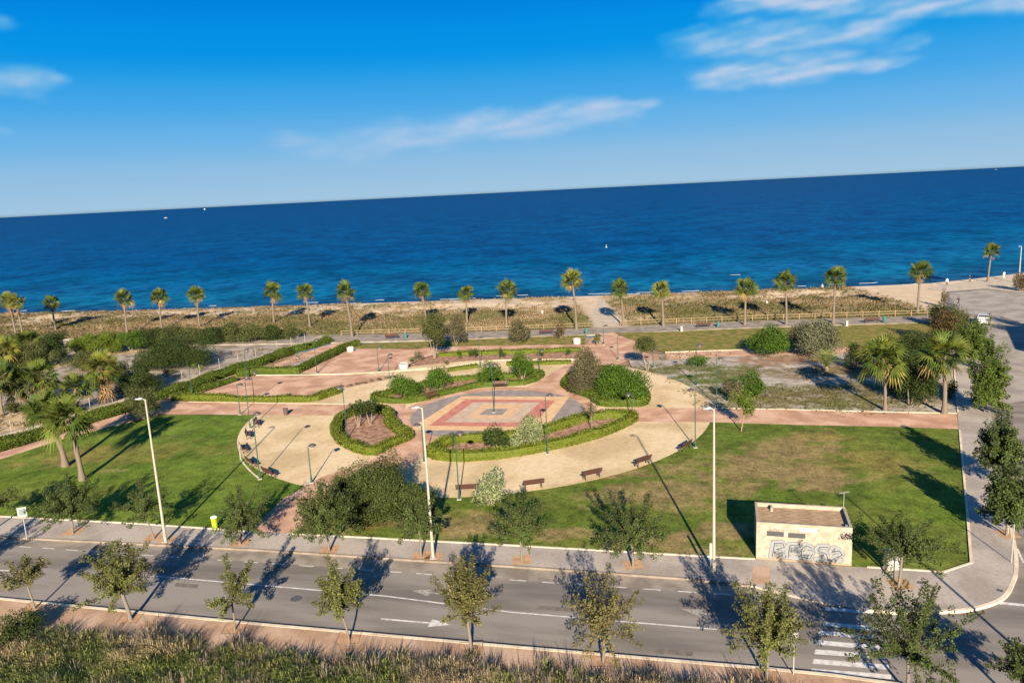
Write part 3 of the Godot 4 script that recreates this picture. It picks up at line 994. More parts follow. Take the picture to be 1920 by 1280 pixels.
# ---------------------------------------------------------------- a parked car
func parked_car(label: String, at: Vector3, turn: float):
	var t = thing("parked_car", label, "car", at, turn)
	var white = paint("car_white", 0.32, 0.32, 0.32, 0.25)
	var side := [[-2.05, 0.3], [-2.08, 0.62], [-1.95, 0.86], [-1.15, 0.96], [-0.55, 1.42], [0.9, 1.46], [1.6, 1.05], [2.0, 0.95], [2.08, 0.6], [2.05, 0.3]]
	var b := B.new()
	for k in side.size():
		var p = side[k]; var q = side[(k + 1) % side.size()]
		for s in [-1.0, 1.0]:
			var w0: float = 0.86 if p[1] < 1.0 else 0.7
			var w1: float = 0.86 if q[1] < 1.0 else 0.7
			b.tri(Vector3(0, 0.7, s * 0.86), Vector3(p[0], p[1], s * w0), Vector3(q[0], q[1], s * w1), Vector3(0, 0.1, s).normalized(), Color.WHITE)
		var u0: float = 0.86 if p[1] < 1.0 else 0.7
		var u1: float = 0.86 if q[1] < 1.0 else 0.7
		var nn := Vector3(p[1] - q[1], q[0] - p[0], 0).normalized()
		b.quad(Vector3(p[0], p[1], -u0), Vector3(q[0], q[1], -u1), Vector3(q[0], q[1], u1), Vector3(p[0], p[1], u0), Color.WHITE, nn)
	part(b, "body", white, t)
	var glass = paint("car_glass", 0.02, 0.025, 0.03, 0.08)
	for w in [[[-1.08, 0.985], [-0.6, 1.385]], [[1.53, 1.08], [0.97, 1.42]]]:
		b = B.new()
		var a := Vector3(w[0][0], w[0][1], 0); var e := Vector3(w[1][0], w[1][1], 0)
		var nn := Vector3(-1 if w[0][0] < 0 else 1, 1, 0).normalized() * 0.012
		b.quad(a + nn + Vector3(0, 0, -0.72), e + nn + Vector3(0, 0, -0.62), e + nn + Vector3(0, 0, 0.62), a + nn + Vector3(0, 0, 0.72), Color.WHITE)
		part(b, "windscreen", glass, t)
	for s in [-1.0, 1.0]:
		b = B.new()
		b.quad(Vector3(-0.85, 1.0, s * 0.845), Vector3(-0.5, 1.36, s * 0.745), Vector3(0.85, 1.38, s * 0.745), Vector3(1.3, 1.04, s * 0.845), Color.WHITE, Vector3(0, 0.3, s).normalized())
		part(b, "side_window", glass, t)
		for x in [-1.28, 1.28]:
			b = B.new()
			var path := [Vector3(x, 0.32, s * 0.7), Vector3(x, 0.32, s * 0.9)]
			b.tube(path, [0.32, 0.32], 16, Color.WHITE)
			var wh = part(b, "wheel", paint("tyre", 0.02, 0.02, 0.02, 0.8), t)
			b = B.new()
			b.tube([Vector3(x, 0.32, s * 0.88), Vector3(x, 0.32, s * 0.915)], [0.19, 0.18], 12, Color.WHITE)
			part(b, "rim", paint("rim", 0.5, 0.5, 0.5, 0.3, 0.7), wh)
		for x in [-2.04, 2.03]:
			b = B.new()
			b.box(Vector3(x, 0.72, s * 0.62), Vector3(0.09, 0.14, 0.34))
			part(b, "headlight" if x < 0 else "tail_light", paint("head_glass", 0.6, 0.6, 0.6, 0.1) if x < 0 else paint("tail_red", 0.35, 0.02, 0.02, 0.2), t)
	return t

# ---------------------------------------------------------------- boats
func motor_boat(label: String, at: Vector3, L: float, turn: float):
	var t = thing("motor_boat", label, "boat", at, turn)
	var b := B.new()
	var rows := []
	for k in 7:
		var q := k / 6.0
		var w := L * 0.15 * (1.0 if q < 0.5 else sqrt(maxf(0.0, 1.0 - pow((q - 0.5) * 2.0, 2.2))))
		rows.append([Vector3(L * (q - 0.5), L * 0.13 + q * L * 0.05, w), Vector3(L * (q - 0.5) * 0.94, -0.1, w * 0.6), Vector3(L * (q - 0.5) * 0.94, -0.1, -w * 0.6), Vector3(L * (q - 0.5), L * 0.13 + q * L * 0.05, -w)])
	for k in 6:
		for s in 4:
			b.quad(rows[k][s], rows[k + 1][s], rows[k + 1][(s + 1) % 4], rows[k][(s + 1) % 4], Color.WHITE)
	b.quad(rows[0][0], rows[0][1], rows[0][2], rows[0][3], Color.WHITE, Vector3.LEFT)
	part(b, "hull", paint("boat_white", 0.26, 0.27, 0.27, 0.4), t)
	b = B.new()
	b.box(Vector3(-L * 0.02, L * 0.22, 0), Vector3(L * 0.36, L * 0.14, L * 0.2))
	b.box(Vector3(-L * 0.06, L * 0.315, 0), Vector3(L * 0.26, L * 0.03, L * 0.22))
	var cb = part(b, "cabin", paint("boat_white", 0.26, 0.27, 0.27, 0.4), t)
	b = B.new()
	b.box(Vector3(-L * 0.02, L * 0.24, 0), Vector3(L * 0.37, L * 0.05, L * 0.21))
	part(b, "window", paint("car_glass", 0.02, 0.025, 0.03, 0.08), cb)
	return t

func sail_boat(label: String, at: Vector3, L: float, turn: float):
	var t = thing("sailing_boat", label, "boat", at, turn)
	var b := B.new()
	b.box(Vector3(0, L * 0.05, 0), Vector3(L * 0.8, L * 0.12, L * 0.22))
	b.quad(Vector3(L * 0.4, L * 0.11, L * 0.11), Vector3(L * 0.6, L * 0.13, 0), Vector3(L * 0.6, L * 0.13, 0), Vector3(L * 0.4, -0.01, L * 0.11), Color.WHITE, Vector3.BACK)
	b.quad(Vector3(L * 0.4, L * 0.11, -L * 0.11), Vector3(L * 0.6, L * 0.13, 0), Vector3(L * 0.6, L * 0.13, 0), Vector3(L * 0.4, -0.01, -L * 0.11), Color.WHITE, Vector3.FORWARD)
	part(b, "hull", paint("boat_white", 0.26, 0.27, 0.27, 0.4), t)
	b = B.new(); b.tube([Vector3(0, 0, 0), Vector3(0, L * 1.3, 0)], [L * 0.012, L * 0.008], 5, Color.WHITE)
	part(b, "mast", paint("galvanised", 0.3, 0.3, 0.29, 0.4, 0.3), t)
	b = B.new()
	b.tri(Vector3(-L * 0.03, L * 1.25, 0.02), Vector3(-L * 0.03, L * 0.2, 0.02), Vector3(-L * 0.42, L * 0.2, L * 0.06), Vector3.BACK, Color.WHITE)
	b.tri(Vector3(L * 0.03, L * 1.1, 0.02), Vector3(L * 0.03, L * 0.2, 0.06), Vector3(L * 0.5, L * 0.16, 0.02), Vector3.BACK, Color.WHITE)
	part(b, "sail", paint("sail", 0.8, 0.79, 0.76, 0.8), t)
	return t

# ---------------------------------------------------------------- sky
func sky_image() -> ImageTexture:
	var W := 2048; var H := 1024
	var img := Image.create(W, H, false, Image.FORMAT_RGB8)
	var stops := [[0.0, 164, 199, 225], [2.2, 146, 192, 227], [4.5, 108, 180, 232], [7.0, 66, 166, 232], [10.0, 8, 148, 230], [14.0, 0, 128, 224], [22.0, 26, 124, 214], [45.0, 66, 130, 200], [90.0, 76, 128, 188]]
	var n1 := FastNoiseLite.new(); n1.seed = 5; n1.frequency = 0.05; n1.fractal_octaves = 5
	var n2 := FastNoiseLite.new(); n2.seed = 8; n2.frequency = 0.16; n2.fractal_octaves = 4; n2.fractal_gain = 0.5
	# cirrus streaks: azimuth and height of both ends, thickness in degrees, strength
	var cl := [
		[-14.29,3.78, -5.38,3.92, 0.8, 0.4], [-6.88,4.13, 2.30,4.56, 0.95, 0.6], [-1.51,4.85, 7.63,5.24, 0.75, 0.75], [3.85,5.31, 10.05,5.38, 0.4, 0.8],
		[15.30,9.30, 20.06,9.32, 1.0, 0.75], [15.65,8.60, 19.43,7.81, 0.6, 0.7], [19.08,8.61, 24.87,8.93, 0.85, 0.9], [24.25,9.01, 27.85,9.32, 0.35, 0.8],
		[14.60,6.99, 19.78,6.78, 0.75, 0.95], [19.10,6.94, 24.94,7.02, 0.7, 0.95], [24.63,6.95, 26.79,6.72, 0.25, 0.5],
		[17.35,11.55, 27.24,9.95, 0.9, 1.0], [26.63,10.25, 32.83,9.39, 0.75, 0.85], [22.30,10.72, 29.00,9.46, 0.5, 0.7],
		[-33.60,7.95, -31.10,7.88, 0.8, 0.65], [-30.96,7.88, -28.68,8.15, 0.35, 0.6], [-31.81,11.09, -30.44,11.31, 0.3, 0.45], [26.43,7.96, 28.07,7.91, 0.22, 0.45],
		[-32.48,4.96, -31.67,4.95, 0.25, 0.3],
		[60, 14, 85, 17, 1.4, 0.8], [-75, 12, -52, 9, 1.2, 0.7], [-120, 16, -95, 20, 1.8, 0.7], [110, 10, 140, 13, 1.3, 0.7], [150, 24, 180, 20, 2.0, 0.6], [-170, 15, -140, 11, 1.4, 0.7], [-30, 30, 5, 34, 2.5, 0.5], [30, 42, 70, 36, 3.0, 0.5], [-60, 50, -20, 58, 3.0, 0.4],
	]
	for j in H:
		var el := 90.0 - 180.0 * (j + 0.5) / H
		if el < 0.0:
			img.fill_rect(Rect2i(0, j, W, H - j), Color8(120, 140, 150))
			break
		var c := Color.BLACK
		for k in stops.size() - 1:
			if el >= stops[k][0] and el <= stops[k + 1][0]:
				var t: float = (el - stops[k][0]) / (stops[k + 1][0] - stops[k][0])
				t = t * t * (3.0 - 2.0 * t) * 0.5 + t * 0.5
				c = Color(lerpf(stops[k][1], stops[k + 1][1], t) / 255.0, lerpf(stops[k][2], stops[k + 1][2], t) / 255.0, lerpf(stops[k][3], stops[k + 1][3], t) / 255.0)
		img.fill_rect(Rect2i(0, j, W, 1), c)
		var near := []
		for s in cl:
			if el > minf(s[1], s[3]) - 3.0 * s[4] - 1.0 and el < maxf(s[1], s[3]) + 3.0 * s[4] + 1.0: near.append(s)
		if near.is_empty(): continue
		for k in W:
			var az := 360.0 * (k + 0.5) / W
			if az > 180.0: az -= 360.0
			var d := 0.0
			for s in near:
				if az < s[0] - 6.0 or az > s[2] + 6.0: continue
				var wx := az + 2.2 * n1.get_noise_2d(az * 2.0, el * 6.0)
				var we := el + 0.75 * n1.get_noise_2d(az * 3.0 + 90.0, el * 9.0)
				var t := clampf((wx - s[0]) / maxf(s[2] - s[0], 0.01), 0.0, 1.0)
				var ax: float = lerpf(s[0], s[2], t); var ay: float = lerpf(s[1], s[3], t)
				var q: float = Vector2((wx - ax) * 0.35, we - ay).length() / float(s[4])
				if q < 1.5:
					var f := clampf(1.35 - q, 0.0, 1.0)
					f *= clampf(0.78 + 0.6 * n2.get_noise_2d(az * 1.3 - el * 2.0, el * 9.0 - az * 0.9), 0.0, 1.15)
					d = maxf(d, clampf(f, 0.0, 1.0) * s[5])
			if d > 0.004:
				img.set_pixel(k, j, c.lerp(Color8(206, 212, 232), clampf(d * 0.95, 0.0, 0.9)))
	return ImageTexture.create_from_image(img)

# ---------------------------------------------------------------- heights of the shore
const SHORE := [-203.08,-216.23,-135.37,-204.14,-97.16,-195.38,-62.64,-189.28,-30.6,-186.37,0.49,-182.62,30.23,-178.13,59.14,-175.54,82.43,-173.03,92.08,-173.03,104.18,-177.26,114.35,-181.71,125.02,-186.37,186.71,-216.23]
const PROM := [-142.79,-150.5,-100.29,-149.84,-66.64,-144.73,-32.92,-138.8,-16.07,-135.74,0.09,-133.86,18.64,-132.28,26.07,-132.28,44.29,-131.25,70.32,-128.25,74.3,-128.13,109.32,-125.39]

func line_z(a: Array, x: float) -> float:
	var m := a.size() / 2
	for k in m - 1:
		if x <= a[2 * k + 2] or k == m - 2:
			return lerpf(a[2 * k + 1], a[2 * k + 3], clampf((x - a[2 * k]) / (a[2 * k + 2] - a[2 * k]), -0.6, 1.6))
	return 0.0

func shore_height(x: float, t: float) -> float:
	var belt := smoothstep(0.02, 0.18, t) * (1.0 - smoothstep(0.68, 0.88, t)) * (1.0 - smoothstep(68.0, 77.0, x)) * (1.0 - exp(-pow((x - 17.6) / 4.2, 4.0)))
	var h := belt * (0.35 + 0.6 * noise.get_noise_2d(x * 0.35, t * 22.0) + 0.3 * noise.get_noise_2d(x * 1.1 + 50.0, t * 60.0))
	return h - 1.5 * smoothstep(0.86, 1.0, t) - maxf(t - 1.0, 0.0) * 12.0 - 0.02

func veg(x: float, t: float) -> float:
	var s := 0.52 + 0.9 * noise.get_noise_2d(x * 0.5 + 7.0, t * 20.0 + 3.0) + 0.55 * noise.get_noise_2d(x * 2.2, t * 90.0)
	s += 0.75 * (1.0 - smoothstep(0.32, 0.62, t))
	if x > -35.0 and x < 16.0: s -= 0.3 * smoothstep(0.4, 0.65, t)
	return clampf(s, 0.0, 1.0) * (1.0 - smoothstep(0.84, 0.93, t)) * (1.0 - smoothstep(70.0, 76.0, x)) * (1.0 - exp(-pow((x - 17.6) / 3.4, 4.0)))

func _ready():
	# ------------------------------------------------------------ camera, sky, sun
	var cam := Camera3D.new()
	cam.name = "camera"
	add_child(cam)
	cam.position = Vector3(0, 24, 0)
	cam.basis = Basis(Vector3.RIGHT, deg_to_rad(-10.954)) * Basis(Vector3.BACK, deg_to_rad(-2.862))
	cam.fov = 47.63
	cam.near = 0.5
	cam.far = 60000.0
	cam.current = true
	var env := Environment.new()
	env.background_mode = Environment.BG_SKY
	var sm := PanoramaSkyMaterial.new()
	sm.panorama = sky_image()
	var sky := Sky.new()
	sky.sky_material = sm
	env.sky = sky
	env.tonemap_mode = Environment.TONE_MAPPER_LINEAR
	env.tonemap_exposure = 3.5
	env.background_energy_multiplier = 0.285
	env.sdfgi_enabled = true
	env.ssao_enabled = true
	env.ssil_enabled = true
	var we := WorldEnvironment.new()
	we.name = "environment"
	we.environment = env
	add_child(we)
	var sun := DirectionalLight3D.new()
	sun.name = "sun"
	sun.light_energy = 1.6
	sun.light_color = Color(1.0, 0.925, 0.815)
	sun.light_angular_distance = 0.5
	sun.shadow_enabled = true
	add_child(sun)
	var el := deg_to_rad(21.0)
	sun.look_at_from_position(Vector3.ZERO, Vector3(sin(deg_to_rad(-0.4)) * cos(el), -sin(el), -cos(el)))

	noise.seed = 12
	noise.frequency = 0.11
	noise.fractal_octaves = 3

	# ------------------------------------------------------------ ground materials
	var grain := ntex(1, 0.13, 512, [[0.62, 0.62, 0.62], [1, 1, 1]], [0.28, 0.72])
	var grain2 := ntex(2, 0.02, 1024, [[0.82, 0.81, 0.8], [0.94, 0.935, 0.93], [1.0, 1.0, 1.0]], [0.25, 0.5, 0.75], FastNoiseLite.TYPE_SIMPLEX_SMOOTH, 7, 0.75)
	var grass_grain := ntex(3, 0.03, 1024, [[0.42, 0.47, 0.4], [0.78, 0.8, 0.72], [1, 1, 1]], [0.3, 0.5, 0.7], FastNoiseLite.TYPE_SIMPLEX_SMOOTH, 6, 0.8)
	var asphalt = soil("asphalt", ntex(10, 0.006, 512, [[0.14, 0.126, 0.112], [0.183, 0.166, 0.149], [0.23, 0.207, 0.185]], [0.28, 0.5, 0.72]), 38.0, grain, 1.3, 0.9)
	var paving = soil("grey_paving", ntex(11, 0.008, 512, [[0.24, 0.215, 0.19], [0.285, 0.256, 0.228], [0.315, 0.282, 0.25]], [0.3, 0.5, 0.7]), 23.0, grain2, 7.3, 0.9)
	var dusty = soil("dusty_paving", ntex(12, 0.01, 512, [[0.28, 0.185, 0.125], [0.33, 0.225, 0.155], [0.365, 0.26, 0.19]], [0.3, 0.5, 0.7]), 17.0, grain2, 6.1)
	var red = soil("red_paving", ntex(13, 0.008, 512, [[0.315, 0.185, 0.125], [0.385, 0.237, 0.162], [0.45, 0.30, 0.215]], [0.28, 0.5, 0.72]), 19.0, grain2, 6.7, 0.9)
	var sand = soil("yellow_sand", ntex(14, 0.006, 512, [[0.375, 0.285, 0.165], [0.445, 0.345, 0.205], [0.49, 0.39, 0.25]], [0.3, 0.5, 0.7]), 31.0, grain2, 15.0)
	var kerb = soil("kerb_stone", ntex(15, 0.01, 256, [[0.43, 0.37, 0.28], [0.52, 0.455, 0.35]], [0.35, 0.65]), 5.0, grain2, 1.2)
	var bedsoil = soil("bed_soil", ntex(16, 0.02, 512, [[0.20, 0.11, 0.075], [0.27, 0.155, 0.105], [0.34, 0.225, 0.16]], [0.3, 0.5, 0.7]), 9.0, grain, 1.3)
	var dirt = soil("dry_soil", ntex(17, 0.012, 512, [[0.16, 0.115, 0.07], [0.24, 0.18, 0.115], [0.31, 0.245, 0.165]], [0.25, 0.5, 0.75]), 26.0, grain, 1.7)
	var gravel = soil("grey_gravel", ntex(18, 0.012, 512, [[0.18, 0.15, 0.115], [0.27, 0.235, 0.195], [0.33, 0.29, 0.245]], [0.25, 0.5, 0.75]), 22.0, grain, 1.9)
	var white_line = soil("road_paint", ntex(19, 0.03, 256, [[0.38, 0.37, 0.36], [0.52, 0.51, 0.49], [0.58, 0.57, 0.55]], [0.2, 0.5, 0.8]), 4.0, grain, 0.8)

	# ------------------------------------------------------------ ground, streets
	structure(slab(v2([-420, 130, 420, 130, 420, -128, 62, -128, 40, -124, -40, -124, -420, -122]), -0.06), "ground", dirt, "dry sandy ground round the park")
	var road_sheet := slab(v2([-56.68,-51.93,-33.69,-45.98,-15.77,-41.4,-0.82,-37.78,11.98,-34.78,14.87,-34.02,18.01,-32.97,21.97,-31.22,31.11,-26.04,46.12,-35.17,44.07,-46.59,57.73,-67.58,82.45,-102.3,96.98,-126.57,105.16,-145.66,99.26,-148.79,96.59,-154.95,87.68,-153.35,77.51,-136.29,52.28,-89.99,29.42,-48.28,17.95,-46.41,-0.71,-49.23,-19.73,-53.94,-41.33,-57.9,-68.34,-63.82]), 0.0)
	var along := Vector2(0.971, 0.238)
	for k in road_sheet.u.size(): road_sheet.u[k] = Vector2(road_sheet.u[k].dot(along), road_sheet.u[k].dot(Vector2(-along.y, along.x)))
	var road = structure(road_sheet, "road", asphalt, "grey asphalt street turning towards the beach")
	asphalt.uv1_scale = Vector3(1.0 / 70.0, 1.0 / 13.0, 1)
	part(slab(v2([-64.73,-60.14,-37.57,-53.9,13.06,-41.76,15.08,-41.26,13.57,-42.9,10.45,-44.01,-0.73,-46.85,-18.87,-51.23,-39.92,-55.7,-66.6,-62.05]), 0.004), "parking_lane", soil("dusty_asphalt", ntex(22, 0.012, 512, [[0.185, 0.162, 0.137], [0.23, 0.204, 0.173], [0.275, 0.238, 0.196]], [0.3, 0.5, 0.7]), 14.0, grain, 1.3), road)
	structure(slab(v2([-56.37,-51.64,-33.51,-45.73,-15.68,-41.18,-0.81,-37.58,11.92,-34.59,14.79,-33.83,17.91,-32.79,21.85,-31.05,20.16,-28.42,11.13,-32.25,-0.84,-34.93,-14.69,-38.03,-30.78,-41.47,-51.71,-46.89]), 0.13, 0.2), "verge_pavement", dusty, "dusty pink pavement on the scrub side of the street")
	var side := [-70.05,-65.6,-42.39,-59.58,-30.19,-56.79,-22.83,-54.86,-17.18,-53.37,-0.88,-49.63,7.77,-47.56,15.65,-45.73,20.47,-44.3,23.14,-43.67,25.44,-43.09,27.67,-44.02,31.33,-50.63,36.04,-59.2,40.17,-66.86,44.04,-73.91,48.81,-82.51,54.01,-91.9,60.53,-103.54,68.62,-118.44,76.81,-133.71,79.23,-134.81,70.61,-117.86,63.01,-102.91,55.5,-88.74,48.83,-76.58,40.85,-62.38,35.97,-53.61,32.55,-47.64,30.91,-44.75,29.56,-42.67,28.67,-41.59,27.64,-40.46,26.59,-39.68,25.21,-39.13,23.98,-38.91,22.21,-38.91,20.78,-38.99,18.94,-39.49,17.08,-40.36,15.19,-41.56,13.52,-42.73,10.41,-43.83,-0.73,-46.67,-18.8,-51.03,-39.77,-55.5,-66.12,-61.59]
	structure(slab(v2(side), 0.13, 0.2), "pavement", paving, "grey tiled pavement along the park")
	structure(slab(v2([48.61,-76.48,55.8,-89.22,63.35,-103.47,70.99,-118.5,79.66,-135.55,84.66,-147.24,87.26,-151.84,95.73,-153.56,98.41,-147.5,108.09,-141.41,82.45,-102.3,67.44,-81.63,57.26,-77.98]), 0.004), "street_end", soil("pale_asphalt", ntex(23, 0.01, 512, [[0.235, 0.21, 0.185], [0.28, 0.252, 0.222], [0.315, 0.285, 0.25]], [0.3, 0.5, 0.7]), 21.0, grain, 1.4), "pale worn asphalt at the beach end of the side street")
	# kerbs
	structure(strip(v2([-56.28,-51.56,-33.46,-45.66,-15.67,-41.12,-0.82,-37.53,11.9,-34.54,14.77,-33.79,17.89,-32.75]), 0.22, -0.02, 0.145), "verge_kerb", kerb)
	structure(strip(v2([-69.92,-65.46,-42.32,-59.47,-30.14,-56.68,-22.79,-54.76,-20.49,-54.12]), 0.16, 0.0, 0.175), "lawn_kerb", kerb)
	structure(strip(v2([-17.18,-53.37,-0.88,-49.63,7.77,-47.56,14.88,-45.89]), 0.16, 0.0, 0.175), "lawn_kerb", kerb)
	structure(strip(v2([21.26,-44.14,23.14,-43.67,25.44,-43.09,27.67,-44.02,31.33,-50.63,36.04,-59.2,41.35,-68.9]), 0.16, 0.0, 0.175), "lawn_kerb", kerb)
	structure(strip(v2([44.19,-74.08,48.81,-82.51,54.01,-91.9,60.53,-103.54,68.62,-118.44]), 0.14, 0.0, 0.165), "lawn_kerb", kerb)
	structure(strip(smooth(v2([35.97,-53.61,32.55,-47.64,30.91,-44.75,29.56,-42.67,28.67,-41.59,27.64,-40.46,26.59,-39.68,25.21,-39.13,23.98,-38.91,22.21,-38.91,20.78,-38.99,18.94,-39.49]), false, 4), 0.22, -0.02, 0.142), "corner_kerb", kerb)
	structure(strip(v2([-66.12,-61.59,-39.77,-55.5,-18.8,-51.03,-0.73,-46.67,10.41,-43.83,13.52,-42.73]), 0.16, -0.02, 0.138), "street_kerb", soil("kerb_dark", ntex(21, 0.01, 256, [[0.15, 0.13, 0.11], [0.19, 0.165, 0.14]], [0.35, 0.65]), 5.0, grain2, 1.2))
	# road paint, each mark its own piece of the road
	for q in [[-26.65,-48.48,-8.65,-43.81], [-8.65,-43.81,-0.79,-41.2], [-0.79,-41.2,10.42,-38.38], [-44.9,-51.57,-35.4,-49.8]]:
		part(strip(v2(q), 0.12, 0.0, 0.009), "lane_line", white_line, road)
	var da := [-37.52,-53.8,13.04,-41.7]
	var d0 := Vector2(da[0], da[1]); var d1 := Vector2(da[2], da[3])
	var nd := int(d0.distance_to(d1) / 2.0)
	for k in nd:
		var a := d0.lerp(d1, (k + 0.1) / nd); var e := d0.lerp(d1, (k + 0.62) / nd)
		part(strip(PackedVector2Array([a, e]), 0.1, 0.0, 0.009), "lane_dash", white_line, road)
	# arrows
	var faded = soil("faded_paint", ntex(24, 0.05, 256, [[0.20, 0.18, 0.155], [0.27, 0.245, 0.22], [0.38, 0.36, 0.335]], [0.3, 0.5, 0.75]), 3.0, grain, 0.8)
	var ar := [-8.43,-41.19,-4.29,-40.19]
	for w in [[Vector2(ar[0], ar[1]), Vector2(ar[2], ar[3]), 1.0], [Vector2([-4.02,-43.36][0], [-4.02,-43.36][1]), Vector2([-7,-44.3][0], [-7,-44.3][1]), 0.8], [Vector2([10.37,-39.9][0], [10.37,-39.9][1]), Vector2([8.92,-40.67][0], [8.92,-40.67][1]), 0.9]]:
		var a: Vector2 = w[0]; var e: Vector2 = w[1]
		var d := (e - a).normalized(); var s := Vector2(-d.y, d.x)
		var nk := e - d * 1.25
		part(slab(PackedVector2Array([a + s * 0.075, nk + s * 0.075, nk + s * 0.42, e, nk - s * 0.42, nk - s * 0.075, a - s * 0.075]), 0.007), "arrow", white_line if w[2] == 1.0 else faded, road)
	for q in [[0.79,-41.79,2.8,-41.3,2.7,-40.9,0.65,-41.39], [-22.74,-46.89,-21.1,-46.44,-21.01,-45.95,-22.67,-46.39], [6.78,-36.93,8.65,-36.48,8.49,-36.07,6.59,-36.51]]:
		part(slab(v2(q), 0.004), "asphalt_patch", soil("patch_asphalt", ntex(25, 0.03, 256, [[0.125, 0.11, 0.095], [0.165, 0.145, 0.125]], [0.3, 0.7]), 4.0, grain, 1.1), road)
	# zebra crossing
	for q in [[17.06,-40.07,19.78,-39.36,19.62,-39.09,16.86,-39.74], [16.33,-38.58,19.37,-37.78,19.15,-37.39,16.13,-38.23], [15.78,-37.79,18.44,-37.15,18.23,-36.76,15.56,-37.45], [15.33,-36.92,18.31,-36.17,18.09,-35.76,15.14,-36.55], [14.91,-36.13,18.25,-35.36,18.02,-34.99,14.68,-35.73], [14.5,-35.33,17.96,-34.54,17.74,-34.15,14.29,-34.94], [14.09,-34.56,17.68,-33.77,17.49,-33.42,13.89,-34.18]]:
		part(slab(v2(q), 0.007), "crossing_stripe", white_line, road)
	part(slab(v2([26.75,-39.72,28.34,-39.22,28.18,-38.99,26.57,-39.48]), 0.007), "stop_line", white_line, road)
	part(strip(v2([31.69,-45.81,30.86,-43.94]), 0.12, 0.0, 0.007), "lane_line", white_line, road)
	part(slab(circle([-14.12,-44.02][0], [-14.12,-44.02][1], 0.36, 16), 0.008), "manhole_cover", paint("iron", 0.06, 0.06, 0.06, 0.6), road)
	part(slab(circle([-11.78,-46.27][0], [-11.78,-46.27][1], 0.3, 16), 0.008), "manhole_cover", paint("iron", 0.06, 0.06, 0.06, 0.6), road)

	# ------------------------------------------------------------ park surfaces
	var lawn_fine := grass_grain
	var green_map := patch_map(-75.0, -95.0, -8.0, -42.0, 256, [0.07, 0.118, 0.014], [0.118, 0.16, 0.024], [
		[[-38.67,-74.72][0], [-38.67,-74.72][1], 11.0, 3.2, 0.6, 0.17, 0.145, 0.04], [[-45.32,-74.11][0], [-45.32,-74.11][1], 6.0, 2.5, 0.55, 0.19, 0.15, 0.05],
		[[-42.5,-64.08][0], [-42.5,-64.08][1], 9.0, 1.6, 0.5, 0.14, 0.13, 0.03], [[-38.14,-69.35][0], [-38.14,-69.35][1], 1.2, 0.5, 0.6, 0.2, 0.15, 0.07], [[-45.62,-71.42][0], [-45.62,-71.42][1], 1.0, 0.6, 0.6, 0.2, 0.15, 0.07], [[-36.82,-79.23][0], [-36.82,-79.23][1], 0.9, 0.6, 0.6, 0.2, 0.15, 0.07], [[-24.49,-60.61][0], [-24.49,-60.61][1], 7.0, 2.0, 0.5, 0.075, 0.12, 0.016]], 3)
	var green_lawn = mapped("green_lawn", green_map, -75.0, -95.0, -8.0, -42.0, lawn_fine, 9.0)
	var dry_map := patch_map(-20.0, -82.0, 40.0, -40.0, 288, [0.068, 0.104, 0.014], [0.128, 0.146, 0.029], [
		[[11.55,-57.31][0], [11.55,-57.31][1], 6.5, 3.0, 0.85, 0.215, 0.155, 0.075], [[20.13,-61.8][0], [20.13,-61.8][1], 6.5, 4.0, 0.85, 0.215, 0.155, 0.075], [[24.79,-65.89][0], [24.79,-65.89][1], 4.5, 4.0, 0.85, 0.215, 0.155, 0.075],
		[[24.32,-58.77][0], [24.32,-58.77][1], 4.0, 3.0, 0.85, 0.215, 0.155, 0.075], [[6.69,-62.42][0], [6.69,-62.42][1], 9.0, 1.6, 0.85, 0.215, 0.155, 0.075], [[3.07,-50.88][0], [3.07,-50.88][1], 3.0, 1.0, 0.85, 0.215, 0.155, 0.075],
		[[-3.82,-53.47][0], [-3.82,-53.47][1], 3.5, 2.2, 0.85, 0.215, 0.155, 0.075], [[-11.06,-54.33][0], [-11.06,-54.33][1], 5.0, 1.2, 0.85, 0.215, 0.155, 0.075], [[8.74,-48.99][0], [8.74,-48.99][1], 4.0, 1.0, 0.85, 0.215, 0.155, 0.075], [[13.01,-47.33][0], [13.01,-47.33][1], 3.0, 0.9, 0.85, 0.215, 0.155, 0.075],
		[[29.98,-61.68][0], [29.98,-61.68][1], 4.0, 3.0, 0.6, 0.2, 0.15, 0.05], [[14.13,-50.04][0], [14.13,-50.04][1], 3.0, 1.4, 0.85, 0.215, 0.155, 0.075], [[28.02,-69.2][0], [28.02,-69.2][1], 3.0, 2.0, 0.6, 0.22, 0.155, 0.06], [[29.18,-51.84][0], [29.18,-51.84][1], 4.0, 3.5, 0.7, 0.085, 0.135, 0.016], [[21.33,-70.27][0], [21.33,-70.27][1], 3.0, 2.0, 0.7, 0.075, 0.125, 0.016],
		[[19.59,-55.31][0], [19.59,-55.31][1], 1.6, 1.0, 0.7, 0.07, 0.115, 0.016]], 4, 0.12)
	var dry_lawn = mapped("dry_lawn", dry_map, -20.0, -82.0, 40.0, -40.0, lawn_fine, 9.0)
	structure(slab(v2([-57.08,-65.45,-52.05,-74.63,-48.78,-81.36,-44.14,-86.36,-42.04,-88.6,-34.03,-87.4,-27,-85.73,-19.2,-82.08,-15.43,-63.92,-18.46,-61.28,-19.52,-60.27,-20.34,-54.14,-30.21,-56.83,-42.42,-59.63,-52.89,-61.89]), 0.11, 0.2), "left_lawn", green_lawn, "mown green lawn beside the sand ring")
	structure(slab(v2([-16.96,-53.3,-15.69,-57.1,-12.58,-63.53,-3.47,-67.63,12.46,-74.81,19.58,-75.25,27.27,-73.03,36.32,-70.81,41.52,-69.27,36.07,-59.25,31.36,-50.67,27.7,-44.06,25.46,-43.13,23.16,-43.71,21.28,-44.18,20.46,-44.27,15.64,-45.7,7.78,-47.6,-0.88,-49.67]), 0.11, 0.2), "right_lawn", dry_lawn, "patchy lawn with dry brown spots round the utility building")
